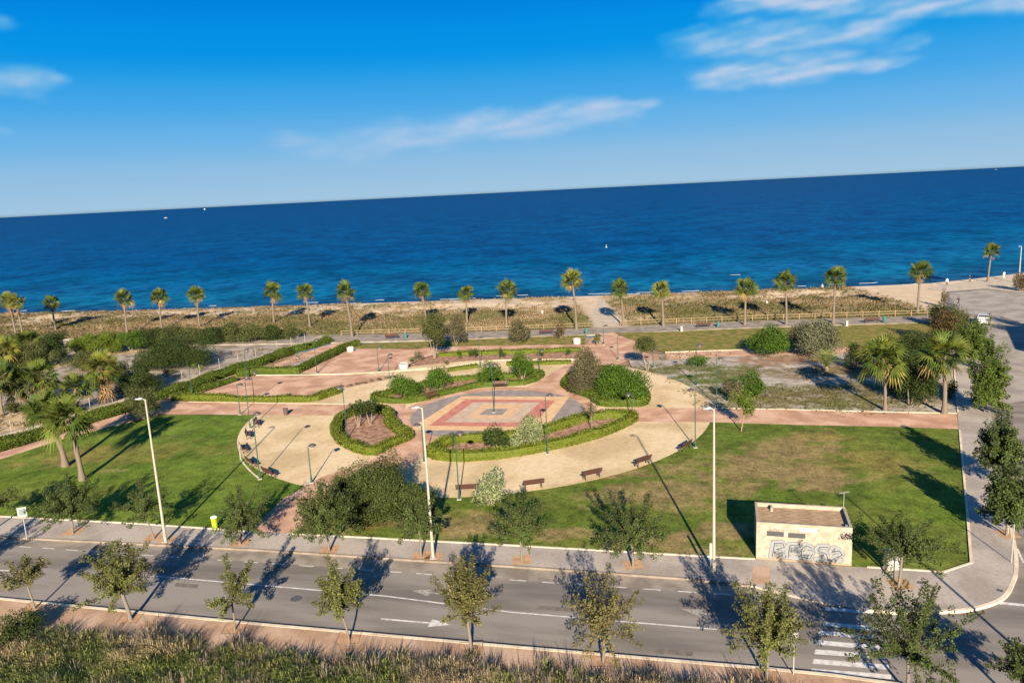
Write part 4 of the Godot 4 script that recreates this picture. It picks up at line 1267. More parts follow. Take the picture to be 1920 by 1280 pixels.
	# sand ring, red paths and the paved plaza
	var ring := circle(-4.36, -84.48, 25.75, 96)
	structure(slab(ring, 0.118, 0.15), "sand_ring", sand, "round yellow sand walk")
	structure(strip(smooth(v2([-26.49,-70.7,-27.94,-74.7,-28.63,-77.91,-28.88,-81.12,-28.33,-84.44]), false, 5), 0.14, 0.0, 0.14), "ring_kerb", kerb)
	structure(strip(smooth(v2([-26.49,-70.7,-24.7,-67.7,-22.93,-65.17]), false, 5), 0.14, 0.0, 0.14), "ring_kerb", kerb)
	structure(slab(v2([-42.5,-89.08,-45.23,-96.35,-40.97,-94.27,-24.22,-90.17,-20.03,-89.15,-12.9,-88.06,-11.99,-80.8,-19.68,-84.39,-28.22,-86.11]), 0.124), "cross_path", red, "pink paved path crossing the park to the plaza")
	structure(slab(v2([7.19,-81.52,9.58,-81.93,14.39,-81.27,20.73,-80.11,29.08,-77.98,37.75,-75.44,44,-73.94,41.45,-69.24,36.3,-70.77,27.25,-72.99,19.36,-75.24,12.39,-76.62,6.26,-77.67]), 0.1244), "cross_path", red, "pink paved path from the plaza to the side street")
	structure(slab(v2([-61.01,-66.17,-55.47,-71.89,-53.51,-76.93,-50.56,-81.41,-47.07,-90.12,-45.35,-96.64,-42.29,-88.59,-44.12,-86.31,-48.75,-81.31,-52.02,-74.59,-54.34,-70.3,-58.97,-63.75]), 0.1248), "diagonal_path", red, "narrow pink path between hedge and left lawn")
	structure(slab(v2([-45.45,-96.4,-40.55,-105.69,-36.75,-112.9,-34.12,-121.12,-31.66,-127.45,-29.26,-130.57,-27.04,-129.52,-29.08,-125.44,-32.79,-116.06,-36.56,-109.73,-38.83,-105.02,-42.2,-96.82]), 0.1252), "diagonal_path", red, "pink path between the long hedges")
	structure(slab(v2([-20.3,-54.02,-16.95,-53.27,-15.63,-56.85,-12.47,-62.85,-8.51,-69.07,-6.83,-73.56,-10.48,-77.67,-11.98,-74.37,-13.51,-69.07,-17.5,-64.8,-19.51,-60.23]), 0.1256), "entrance_path", red, "pink paved path from the street to the plaza")
	structure(slab(v2([1.43,-92.76,3.91,-97.54,6.49,-102.54,8.65,-106.42,10.2,-112.33,11.44,-118.16,13.16,-123.08,14.04,-126.2,17.14,-126.82,17.77,-123.24,19.28,-118.28,18.57,-110.27,20.82,-107.85,20.22,-104.77,16.18,-105.02,12.7,-101.15,7.81,-94.72,5.99,-88.54]), 0.126), "beach_path", red, "pink paved path from the plaza towards the beach")
	structure(slab(v2([-41.83,-96.75,-38.48,-104.03,-37.02,-107.5,-30.26,-106.37,-22.47,-105.02,-16.1,-103.02,-16.68,-100.99,-21.38,-97.62,-22.81,-96.52,-24.33,-93.9,-25.6,-93.13]), 0.1264), "red_court", red, "pink gravelled court behind the low hedge")
	structure(slab(v2([-30.37,-107.38,-28.3,-115.01,-26.58,-122.63,-25.2,-123.59,-15.19,-121.08,-12.03,-122.01,10.95,-118.28,10.31,-113.48,-11.56,-116.46,-13.7,-113.48,-15.21,-109.45,-17.73,-105.61,-22.54,-105.35]), 0.1268), "red_court", red, "long pink court below the promenade")
	structure(slab(v2([21.98,-109.06,32.42,-108.38,39.47,-107.76,51.51,-105.86,57.09,-103.7,55.72,-101.15,46.38,-102.73,33.8,-104.35,21.28,-104.52]), 0.127), "strip_path", red, "faded pink path across the gravel field")
	structure(strip(v2([-36.71,-107.73,-30.3,-106.52,-22.6,-105.67,-17.75,-105.75,-12.23,-106.69]), 0.16, 0.0, 0.17), "court_kerb", kerb)
	structure(strip(v2([22.05,-109.39,32.46,-108.53,39.52,-107.91]), 0.18, 0.0, 0.17), "field_kerb", kerb)
	structure(strip(v2([20.75,-80.19,29.11,-78.06,37.83,-75.6,44.04,-74.01]), 0.14, 0.0, 0.16), "path_kerb", kerb)
	structure(strip(v2([-40.96,-94.25,-24.24,-90.27,-20.05,-89.25]), 0.12, 0.0, 0.155), "path_kerb", kerb)
	structure(strip(smooth(v2([-17.73,-105.58,-12.9,-105.83,-7.76,-107.73,-1.68,-109.52,9.36,-107.65]), false, 4), 0.14, 0.0, 0.16), "ring_kerb", kerb)
	# plaza
	var plaza = structure(slab(circle(-2.05, -82.5, 11.0, 72), 0.128), "plaza", red, "round paved plaza with a square pattern")
	part(slab(circle(-2.05, -82.5, 9.6, 72), 0.132), "grey_disc", soil("plaza_grey", ntex(41, 0.02, 256, [[0.185, 0.16, 0.15], [0.235, 0.205, 0.19]], [0.3, 0.7]), 7.0, grain2, 1.2), plaza)
	var sq := [[[-6.39,-90.3,6.4,-87.57,2.72,-74.93,-11.37,-77.62], "cream_square", [[0.45, 0.295, 0.155], [0.51, 0.355, 0.205]]], [[-5.84,-88.85,4.68,-86.38,1.54,-76.57,-9.24,-78.76], "red_square", [[0.335, 0.13, 0.10], [0.395, 0.17, 0.135]]], [[-4.92,-87.14,2.83,-85.69,0.25,-78.3,-7.62,-79.74], "rose_square", [[0.355, 0.27, 0.20], [0.41, 0.325, 0.25]]], [[-3.67,-86.1,1.04,-85.23,-0.7,-79.83,-5.49,-80.66], "peach_square", [[0.435, 0.28, 0.16], [0.48, 0.33, 0.205]]], [[-3.23,-84.1,-0.8,-83.66,-1.45,-81.37,-4.03,-81.83], "grey_square", [[0.18, 0.155, 0.145], [0.225, 0.20, 0.185]]]]
	for k in sq.size():
		part(slab(v2(sq[k][0]), 0.136 + 0.004 * k), sq[k][1], soil("plaza_" + sq[k][1], ntex(42 + k, 0.02, 256, sq[k][2], [0.3, 0.7]), 6.0, grain2, 1.2), plaza)
	# soil inside the beds
	for q in [[[-18.91,-79.05,-19.36,-82.86,-17.72,-85.53,-14.26,-83.63,-13.38,-80.03,-11.31,-75.45,-13.76,-71.21,-17.05,-74.31], "lower left bed"], [[-7.79,-69.4,-1.51,-68.16,4.61,-70.75,7.93,-72.86,11.87,-77.84,8.03,-78.51,3.88,-75.28,-1.53,-72.7,-6.24,-72.62], "lower bed"], [[-16.76,-90.92,-12.76,-89.44,-8.49,-92.09,-3.99,-95.18,1.09,-95.25,3.27,-98.84,-0.23,-98.69,-7.91,-98.25,-14.93,-93.61], "upper bed"], [[6.64,-93.56,9.06,-86.72,9.82,-83.83,14.21,-83.23,14.85,-90.56,13.52,-96.94,10.52,-100.97,8.14,-98.4], "right bed"]]:
		structure(slab(v2(q[0]), 0.134), "bed_soil", bedsoil, "reddish soil inside the hedge of the " + q[1])
	# promenade, field and beach access
	structure(slab(v2([-142.2,-149.87,-99.88,-149.21,-66.36,-144.13,-32.79,-138.22,-16,-135.17,0.09,-133.3,18.57,-131.73,25.96,-131.73,44.11,-130.71,70.02,-127.72,73.99,-127.6,70.89,-121.99,67.01,-122.13,42.15,-124.86,24.78,-125.8,13.31,-126.04,0.04,-127.24,-15.29,-128.45,-28.32,-130.45,-31.12,-130.71,-62.8,-135.99,-94.31,-140.53,-133.14,-139.95]), 0.1, 0.2), "promenade", mats["dusty_asphalt"], "grey promenade walk behind the dunes")
	var field_map := patch_map(10.0, -135.0, 75.0, -72.0, 256, [0.27, 0.235, 0.195], [0.40, 0.36, 0.315], [
		[[24.11,-92.66][0], [24.11,-92.66][1], 6.0, 3.5, 0.95, 0.085, 0.115, 0.025], [[23.04,-99.38][0], [23.04,-99.38][1], 5.0, 2.5, 0.8, 0.10, 0.12, 0.035], [[27.76,-96.19][0], [27.76,-96.19][1], 4.0, 2.5, 0.85, 0.09, 0.12, 0.03], [[28.47,-85.84][0], [28.47,-85.84][1], 6.0, 3.0, 0.8, 0.12, 0.13, 0.04],
		[[29.79,-81.02][0], [29.79,-81.02][1], 9.0, 2.6, 0.8, 0.15, 0.13, 0.05], [[35.44,-79.32][0], [35.44,-79.32][1], 6.0, 2.6, 0.85, 0.12, 0.125, 0.035], [[36.27,-100.9][0], [36.27,-100.9][1], 7.0, 3.5, 0.9, 0.22, 0.13, 0.075], [[18.69,-98.78][0], [18.69,-98.78][1], 4.0, 3.0, 0.8, 0.11, 0.115, 0.04], [[45.37,-94.39][0], [45.37,-94.39][1], 6.0, 6.0, 0.8, 0.15, 0.115, 0.06], [[44.6,-82.67][0], [44.6,-82.67][1], 6.0, 5.0, 0.8, 0.16, 0.12, 0.06],
		[[30.3,-97.76][0], [30.3,-97.76][1], 2.0, 2.0, 0.6, 0.12, 0.125, 0.04], [[36.78,-86.64][0], [36.78,-86.64][1], 3.0, 2.0, 0.6, 0.14, 0.13, 0.05],
		[[38.12,-93.05][0], [38.12,-93.05][1], 7.0, 4.0, 0.8, 0.17, 0.125, 0.065], [[24.4,-86.64][0], [24.4,-86.64][1], 5.0, 3.0, 0.8, 0.13, 0.115, 0.045], [[32.05,-83.95][0], [32.05,-83.95][1], 7.0, 3.0, 0.75, 0.14, 0.12, 0.05], [[25.39,-106.24][0], [25.39,-106.24][1], 6.0, 3.0, 0.7, 0.14, 0.12, 0.05], [[38.61,-83.85][0], [38.61,-83.85][1], 6.0, 4.0, 0.8, 0.13, 0.115, 0.045], [[30.69,-94.66][0], [30.69,-94.66][1], 5.0, 2.0, 0.6, 0.16, 0.125, 0.06]], 6, 0.16)
	structure(slab(v2([15.69,-97.58,16.21,-106.62,20.93,-108.4,32.48,-108.58,39.54,-107.96,60.52,-103.79,54.12,-92.09,48.92,-82.68,44.03,-73.9,37.74,-75.4,29.07,-77.94,20.72,-80.06,21.38,-86.93,19.57,-93.01]), 0.105), "gravel_field", mapped("gravel_field", field_map, 10.0, -135.0, 75.0, -72.0, grain, 1.9), "grey gravel field with weeds")
	var green_strip = soil("rough_grass", ntex(51, 0.02, 512, [[0.23, 0.165, 0.07], [0.16, 0.145, 0.035], [0.11, 0.125, 0.025]], [0.3, 0.52, 0.7]), 17.0, grass_grain, 2.0)
	structure(slab(v2([16.92,-126.51,24.69,-125.33,41.99,-124.4,66.77,-121.68,70.64,-121.55,60.47,-103.7,39.64,-108.22,32.55,-108.84,22.15,-109.89,19.24,-114.18]), 0.108), "rough_grass", green_strip, "rough dry grass strip below the promenade")
	structure(slab(v2([-27.45,-128.33,-15.19,-127.48,0.03,-126.75,12.4,-125.8,11.33,-118.74,-0.03,-119.94,-11.97,-121.24,-25.14,-123.25]), 0.107), "rough_grass", green_strip, "rough green strip along the promenade")
	structure(slab(v2([-16.13,-103.21,-15.15,-108.93,-13.65,-112.92,-11.51,-115.87,10.3,-113.3,8.98,-107.61,-1.68,-109.38,-7.74,-107.26,-12.85,-105.38]), 0.108), "planting_strip", bedsoil, "bare soil strip with low shrubs behind the ring")
	structure(slab(v2([-36.74,-110.29,-32.85,-116.27,-30.19,-123.31,-28.12,-127.22,-29.86,-117.5,-31.11,-108.72]), 0.109), "gravel_bed", gravel, "gravel bed between the hedges")
	structure(slab(v2([-70.94,-77.89,-57.12,-84.39,-54.66,-88.52,-49.88,-98.49,-45.26,-109.12,-40.47,-119.58,-34.21,-136.01,-65.06,-141.12,-80.92,-137.67,-83.14,-123.09,-91.56,-102.3]), -0.05), "left_field", gravel, "stony plot behind the wire fence")
	structure(slab(v2([-72.57,-79.81,-58.46,-84.61,-56.05,-86.64,-54.93,-89,-54.32,-92.53,-60.55,-94.12,-64.22,-93.59,-82,-90.99]), -0.044), "sand_patch", soil("tan_sand", ntex(53, 0.02, 256, [[0.30, 0.22, 0.12], [0.37, 0.285, 0.17], [0.45, 0.36, 0.24]], [0.3, 0.5, 0.7]), 11.0, grain, 2.0), "tan sand at the foot of the palm thicket")
	structure(slab(smooth(v2([-90.95,-110.85,-79.81,-117.89,-77.14,-121.75,-75.37,-127.77,-72.33,-132.28,-65.42,-133.8,-64.21,-131.2,-68.93,-129.24,-71.76,-124.46,-73.19,-119.36,-75.38,-113.49,-86.84,-105.56]), true, 3), -0.042), "sand_track", mats["tan_sand"], "pale sand track through the stony plot")
	structure(slab(v2([14.27,-133.01,18.72,-132.8,21.3,-148.43,23.29,-164.27,19.11,-165.79,16.19,-150.1]), 0.03), "beach_access", soil("pale_sand", ntex(52, 0.02, 256, [[0.36, 0.30, 0.23], [0.45, 0.39, 0.31]], [0.3, 0.7]), 9.0, grain, 2.0), "pale sandy track to the beach")
	structure(slab(v2([86.83,-158.92,87.68,-153.35,96.59,-154.95,98.84,-148.14,113.66,-148.85,133.72,-175.65,116.36,-173.43,106.47,-169.15,97.04,-165.07,88.5,-160.98]), 0.02), "beach_head", mats["pale_sand"], "pale sand at the end of the side street")

	# ------------------------------------------------------------ dunes, beach, sea
	dunes_and_sea(grain)
	print("ground done")
	planting()
	print("planting done")
	furniture()
	print("furniture done")
	for k in get_children(): clear_counts(k)

func dunes_and_sea(grain):
	var b := B.new()
	var xs := []
	var x := -330.0
	while x < 330.0:
		xs.append(x)
		x += 0.8 if absf(x) < 150.0 else 6.0
	var nt := 64
	for q in xs:
		var z0 := line_z(PROM, q); var z1 := line_z(SHORE, q)
		for k in nt + 1:
			var t := 1.16 * k / nt
			var z := lerpf(z0, z1, t)
			b.v.append(Vector3(q, shore_height(q, t), z))
			b.n.append(Vector3.UP)
			var w := veg(q, t)
			var wet := smoothstep(0.955, 0.985, t + 0.01 * noise.get_noise_1d(q * 2.0))
			var nz := 1.0 + 0.22 * noise.get_noise_2d(q * 3.1, z * 3.1)
			var sandc := Color(0.385, 0.305, 0.215) if t < 0.8 else Color(0.40, 0.335, 0.255)
			sandc = sandc.lerp(Color(0.27, 0.21, 0.15), wet)
			var vg := Color(0.19, 0.142, 0.082).lerp(Color(0.115, 0.103, 0.046), clampf(0.35 + 1.3 * noise.get_noise_2d(q * 0.4 + 200.0, z * 0.6) + 0.5 * (1.0 - smoothstep(0.1, 0.45, t)), 0, 1))
			var c := sandc.lerp(vg, w)
			b.c.append(Color(c.r * nz, c.g * nz, c.b * nz))
	var m := nt + 1
	for j in xs.size() - 1:
		for k in nt:
			var a := j * m + k
			b.i.append_array(PackedInt32Array([a, a + 1, a + m, a + m, a + 1, a + m + 1]))
	# smooth normals
	for j in xs.size():
		for k in m:
			var a := b.v[j * m + mini(k + 1, nt)] - b.v[j * m + maxi(k - 1, 0)]
			var e := b.v[mini(j + 1, xs.size() - 1) * m + k] - b.v[maxi(j - 1, 0) * m + k]
			var nn := a.cross(e).normalized()
			b.n[j * m + k] = nn if nn.y > 0 else -nn
	structure(b, "dunes", vpaint("dune_sand", 0.95, 0.15), "sandy dunes with dry scrub and a narrow beach")

	# sea
	b = B.new()
	var sx := []
	x = -330.0
	while x <= 330.0:
		sx.append(x); x += 15.0
	sx = [-30000.0, -6000.0, -1500.0] + sx + [1500.0, 6000.0, 30000.0]
	var off := [-4.0, 4.0, 12.0, 22.0, 36.0, 55.0, 85.0, 130.0, 200.0, 330.0, 600.0, 1200.0, 3000.0, 9000.0, 40000.0]
	var tint := [Color(0.0187, 0.0861, 0.1735), Color(0.0144, 0.0805, 0.1735), Color(0.0108, 0.0974, 0.2036), Color(0.0065, 0.1216, 0.2424), Color(0.0050, 0.1183, 0.2478), Color(0.0043, 0.1011, 0.2356), Color(0.0036, 0.0948, 0.2206), Color(0.0029, 0.0759, 0.2092), Color(0.0026, 0.0686, 0.2000), Color(0.0038, 0.0678, 0.1974), Color(0.0034, 0.0623, 0.1868), Color(0.0030, 0.0567, 0.1762), Color(0.0030, 0.0537, 0.1677), Color(0.0030, 0.0504, 0.1592), Color(0.0030, 0.0488, 0.1549)]
	for q in sx:
		var z1 := line_z(SHORE, clampf(q, -330, 330))
		for k in off.size():
			b.v.append(Vector3(q, -1.4, z1 - off[k])); b.n.append(Vector3.UP)
			b.c.append(tint[k])
			b.u.append(Vector2(q, z1 - off[k])); b.u2.append(Vector2(q, z1 - off[k]))
	m = off.size()
	for j in sx.size() - 1:
		for k in m - 1:
			var a := j * m + k
			b.i.append_array(PackedInt32Array([a, a + 1, a + m, a + m, a + 1, a + m + 1]))
	var sea := StandardMaterial3D.new()
	sea.resource_name = "sea_water"
	sea.vertex_color_use_as_albedo = true
	sea.albedo_texture = ntex(61, 0.02, 1024, [[0.5, 0.58, 0.64], [0.82, 0.86, 0.89], [1, 1, 1]], [0.28, 0.5, 0.72], FastNoiseLite.TYPE_SIMPLEX_SMOOTH, 6, 0.7)
	sea.uv1_scale = Vector3(1.0 / 700.0, 1.0 / 900.0, 1)
	sea.detail_enabled = true
	sea.detail_blend_mode = BaseMaterial3D.BLEND_MODE_MUL
	sea.detail_uv_layer = BaseMaterial3D.DETAIL_UV_2
	sea.detail_albedo = ntex(62, 0.03, 1024, [[0.38, 0.5, 0.58], [0.8, 0.84, 0.87], [1, 1, 1]], [0.3, 0.5, 0.7], FastNoiseLite.TYPE_SIMPLEX_SMOOTH, 5, 0.7)
	sea.uv2_scale = Vector3(1.0 / 230.0, 1.0 / 200.0, 1)
	sea.roughness = 0.35
	sea.metallic_specular = 0.02
	structure(b, "sea", sea, "deep blue sea reaching to the horizon")
	# breaking foam along the shore
	b = B.new()
	rng.seed = 77
	var surf := [[-118.0, 4.5, 5.0, 0.8], [-13.0, 9.0, 6.0, 0.7], [22.0, 6.0, 7.0, 0.35], [33.0, 5.0, 7.0, 0.3], [62.0, 3.0, 36.0, 0.4], [84.0, 6.0, 2.5, 0.45], [92.0, 4.0, 3.0, 0.5]]
	var fx := -150.0
	while fx < 95.0:
		surf.append([fx, rng.randf_range(2.0, 9.0), rng.randf_range(0.6, 2.2), rng.randf_range(0.08, 0.34)])
		if rng.randf() < 0.4: surf.append([fx + rng.randf_range(-3, 3), rng.randf_range(2.0, 5.0), rng.randf_range(4.0, 9.0), rng.randf_range(0.08, 0.25)])
		fx += rng.randf_range(3.0, 9.0)
	for q in surf:
		var n := int(q[1] / 0.5)
		var pa := PackedVector2Array(); 
		for k in n + 1:
			var xx: float = q[0] + q[1] * (k / float(n) - 0.5)
			pa.append(Vector2(xx, line_z(SHORE, xx) - q[2] - 0.6 * noise.get_noise_1d(xx * 4.0)))
		for k in n:
			var w0: float = q[3] * sin(PI * k / n) * (0.7 + 0.9 * absf(noise.get_noise_2d(pa[k].x * 9.0, q[2])))
			var w1: float = q[3] * sin(PI * (k + 1) / n) * (0.7 + 0.9 * absf(noise.get_noise_2d(pa[k + 1].x * 9.0, q[2])))
			var hh := 0.05
			b.quad(Vector3(pa[k].x, -1.38, pa[k].y + w0), Vector3(pa[k + 1].x, -1.38, pa[k + 1].y + w1), Vector3(pa[k + 1].x, -1.38 + hh, pa[k + 1].y), Vector3(pa[k].x, -1.38 + hh, pa[k].y), Color.WHITE)
			b.quad(Vector3(pa[k].x, -1.38, pa[k].y - w0), Vector3(pa[k + 1].x, -1.38, pa[k + 1].y - w1), Vector3(pa[k + 1].x, -1.38 + hh, pa[k + 1].y), Vector3(pa[k].x, -1.38 + hh, pa[k].y), Color.WHITE)
	var fo = part(b, "foam", paint("foam", 0.40, 0.43, 0.45, 0.9), self)
	tag(fo, "white foam of small waves breaking along the beach", "foam", "", "stuff")

	# scattered tufts
	rng.seed = 91
	var lm = vpaint("leaf", 0.65, 0.25, 0.3)
	var kinds := [tuft_mesh(14, 0.55, 0.5, Color(0.25, 0.19, 0.11), Color(0.165, 0.128, 0.072), 0.035), tuft_mesh(14, 0.6, 0.55, Color(0.205, 0.15, 0.08), Color(0.13, 0.10, 0.052), 0.04), tuft_mesh(14, 0.6, 0.5, Color(0.125, 0.115, 0.045), Color(0.07, 0.076, 0.027), 0.045)]
	var pl := [[], [], []]
	for k in 32000:
		var q := rng.randf_range(-150, 92); var t := rng.randf_range(0.02, 0.91)
		var w := veg(q, t)
		if rng.randf() > w: continue
		if q > 14.5 and q < 20.5 and t < 0.9: continue
		var z := lerpf(line_z(PROM, q), line_z(SHORE, q), t)
		var g := noise.get_noise_2d(q * 0.4 + 200.0, z * 0.6) + rng.randf_range(-0.3, 0.3) + 0.32 * (1.0 - smoothstep(0.12, 0.5, t)) - 0.04
		var kd := 0 if g < -0.16 else (1 if g < 0.12 else 2)
		pl[kd].append(placed(Vector3(q, shore_height(q, t), z), rng.randf_range(0.5, 1.15), 0.75))
	scatter("dune_grass", "pale straw tufts scattered over the dunes", kinds[0], pl[0], lm)
	scatter("dune_scrub", "brown dry scrub tufts scattered over the dunes", kinds[1], pl[1], lm)
	scatter("dune_weeds", "olive green weeds scattered over the dunes", kinds[2], pl[2], lm)

	# foreground scrub
	rng.seed = 93
	var fk := [tuft_mesh(60, 0.85, 0.95, Color(0.35, 0.28, 0.16), Color(0.21, 0.175, 0.10), 0.012), tuft_mesh(60, 0.8, 0.95, Color(0.26, 0.23, 0.095), Color(0.155, 0.15, 0.06), 0.013), tuft_mesh(60, 0.75, 0.9, Color(0.145, 0.17, 0.048), Color(0.085, 0.115, 0.033), 0.015), tuft_mesh(26, 1.1, 0.7, Color(0.18, 0.15, 0.118), Color(0.11, 0.094, 0.076), 0.009)]
	var fp := [[], [], [], []]
	var edge := [-48.6,-43.68,-29.67,-39.71,-28.36,-40.54,-26.22,-41.11,-23.57,-40.44,-19.55,-39.25,-17.13,-38.34,-15.2,-38.67,-12.18,-37.24,-8.07,-36.43,-2.47,-35.25,2.85,-34.39,7.89,-33.33,11.02,-31.91,14.45,-30.69,24.54,-25.66]
	for k in 11500:
		var q := rng.randf_range(-42, 16); var z := rng.randf_range(-47, -27)
		var ez := line_z(edge, q) + 1.1 * noise.get_noise_1d(q * 3.0)
		if z < ez: 
			if z < ez - 0.6 or rng.randf() < 0.6: continue
		var g := noise.get_noise_2d(q * 0.9, z * 0.9) + rng.randf_range(-0.18, 0.18) + clampf((-18.0 - q) * 0.012, -0.08, 0.14)
		var kd := 0 if g < -0.1 else (1 if g < 0.03 else 2)
		if rng.randf() < 0.07 or (z < ez + 1.0 and q > -24.0 and rng.randf() < 0.25): kd = 3
		fp[kd].append(placed(Vector3(q, -0.06, z), rng.randf_range(0.5, 1.25) * (1.15 if kd == 3 else 1.0) * (1.0 + 0.35 * noise.get_noise_2d(q * 1.3 + 30.0, z * 1.3))))
	scatter("dry_grass", "tall dry tan grass filling the plot in front of the street", fk[0], fp[0], lm)
	scatter("yellow_grass", "yellowish grass tufts in the plot in front of the street", fk[1], fp[1], lm)
	scatter("green_weeds", "green weeds growing in the plot in front of the street", fk[2], fp[2], lm)
	scatter("grey_stalks", "greyish dead stalks standing at the edge of the scrub", fk[3], fp[3], lm)
	# weeds in the gravel field and the stony plot
	var wp := []
	var mid := [[24.11,-92.66], [23.04,-99.38], [27.76,-96.19], [29.79,-81.02], [35.27,-78.94], [28.47,-85.84], [18.69,-98.78], [37.94,-77.42], [-32.65,-115.45], [24.65,-81.32], [38.12,-93.05], [24.4,-86.64], [32.05,-83.95], [38.61,-83.85], [25.39,-106.24]]
	for k in 3200:
		var q: Array = mid[rng.randi() % mid.size()]
		var a := rng.randf() * TAU; var r := sqrt(rng.randf())
		wp.append(placed(Vector3(q[0] + cos(a) * r * 5.5, 0.1, q[1] + sin(a) * r * 3.0), rng.randf_range(0.15, 0.42)))
	scatter("field_weeds", "low green weeds in the gravel field", kinds[2], wp, lm)
	wp = []
	for k in 2600:
		var qx := rng.randf_range(-110, -28); var u := rng.randf()
		var zz := lerpf(-78.0, -128.0, u)
		var vis := Vector2(qx, zz)
		if not Geometry2D.is_point_in_polygon(vis, v2([-74.27,-81.84,-58.1,-85.95,-55.49,-89.99,-50.73,-100.29,-46.11,-111.31,-41.29,-122.19,-34.97,-135.2,-64.55,-139.95,-80.29,-136.56,-81.72,-120.87,-88.97,-99.23])): continue
		if noise.get_noise_2d(qx * 0.6, zz * 0.6) + rng.randf_range(-0.25, 0.25) < 0.05: continue
		wp.append(placed(Vector3(qx, -0.05, zz), rng.randf_range(0.3, 0.9)))
	scatter("plot_grass", "dry tufts in the stony plot behind the wire fence", kinds[1], wp, lm)
	wp = []
	for k in 1500:
		var qx := rng.randf_range(-75, -44); var zz := rng.randf_range(-90, -68)
		if not Geometry2D.is_point_in_polygon(Vector2(qx, zz), v2([-66.08,-78.84,-59.03,-85.5,-56.47,-87.34,-55.05,-92.66,-61.53,-95.77,-65.44,-95.49,-77.54,-93.59])): continue
		if noise.get_noise_2d(qx * 0.8, zz * 0.8) + rng.randf_range(-0.3, 0.3) < 0.0: continue
		wp.append(placed(Vector3(qx, -0.05, zz), rng.randf_range(0.5, 1.3)))
	scatter("straw_grass", "golden straw grass under the palm thicket", kinds[0], wp, lm)

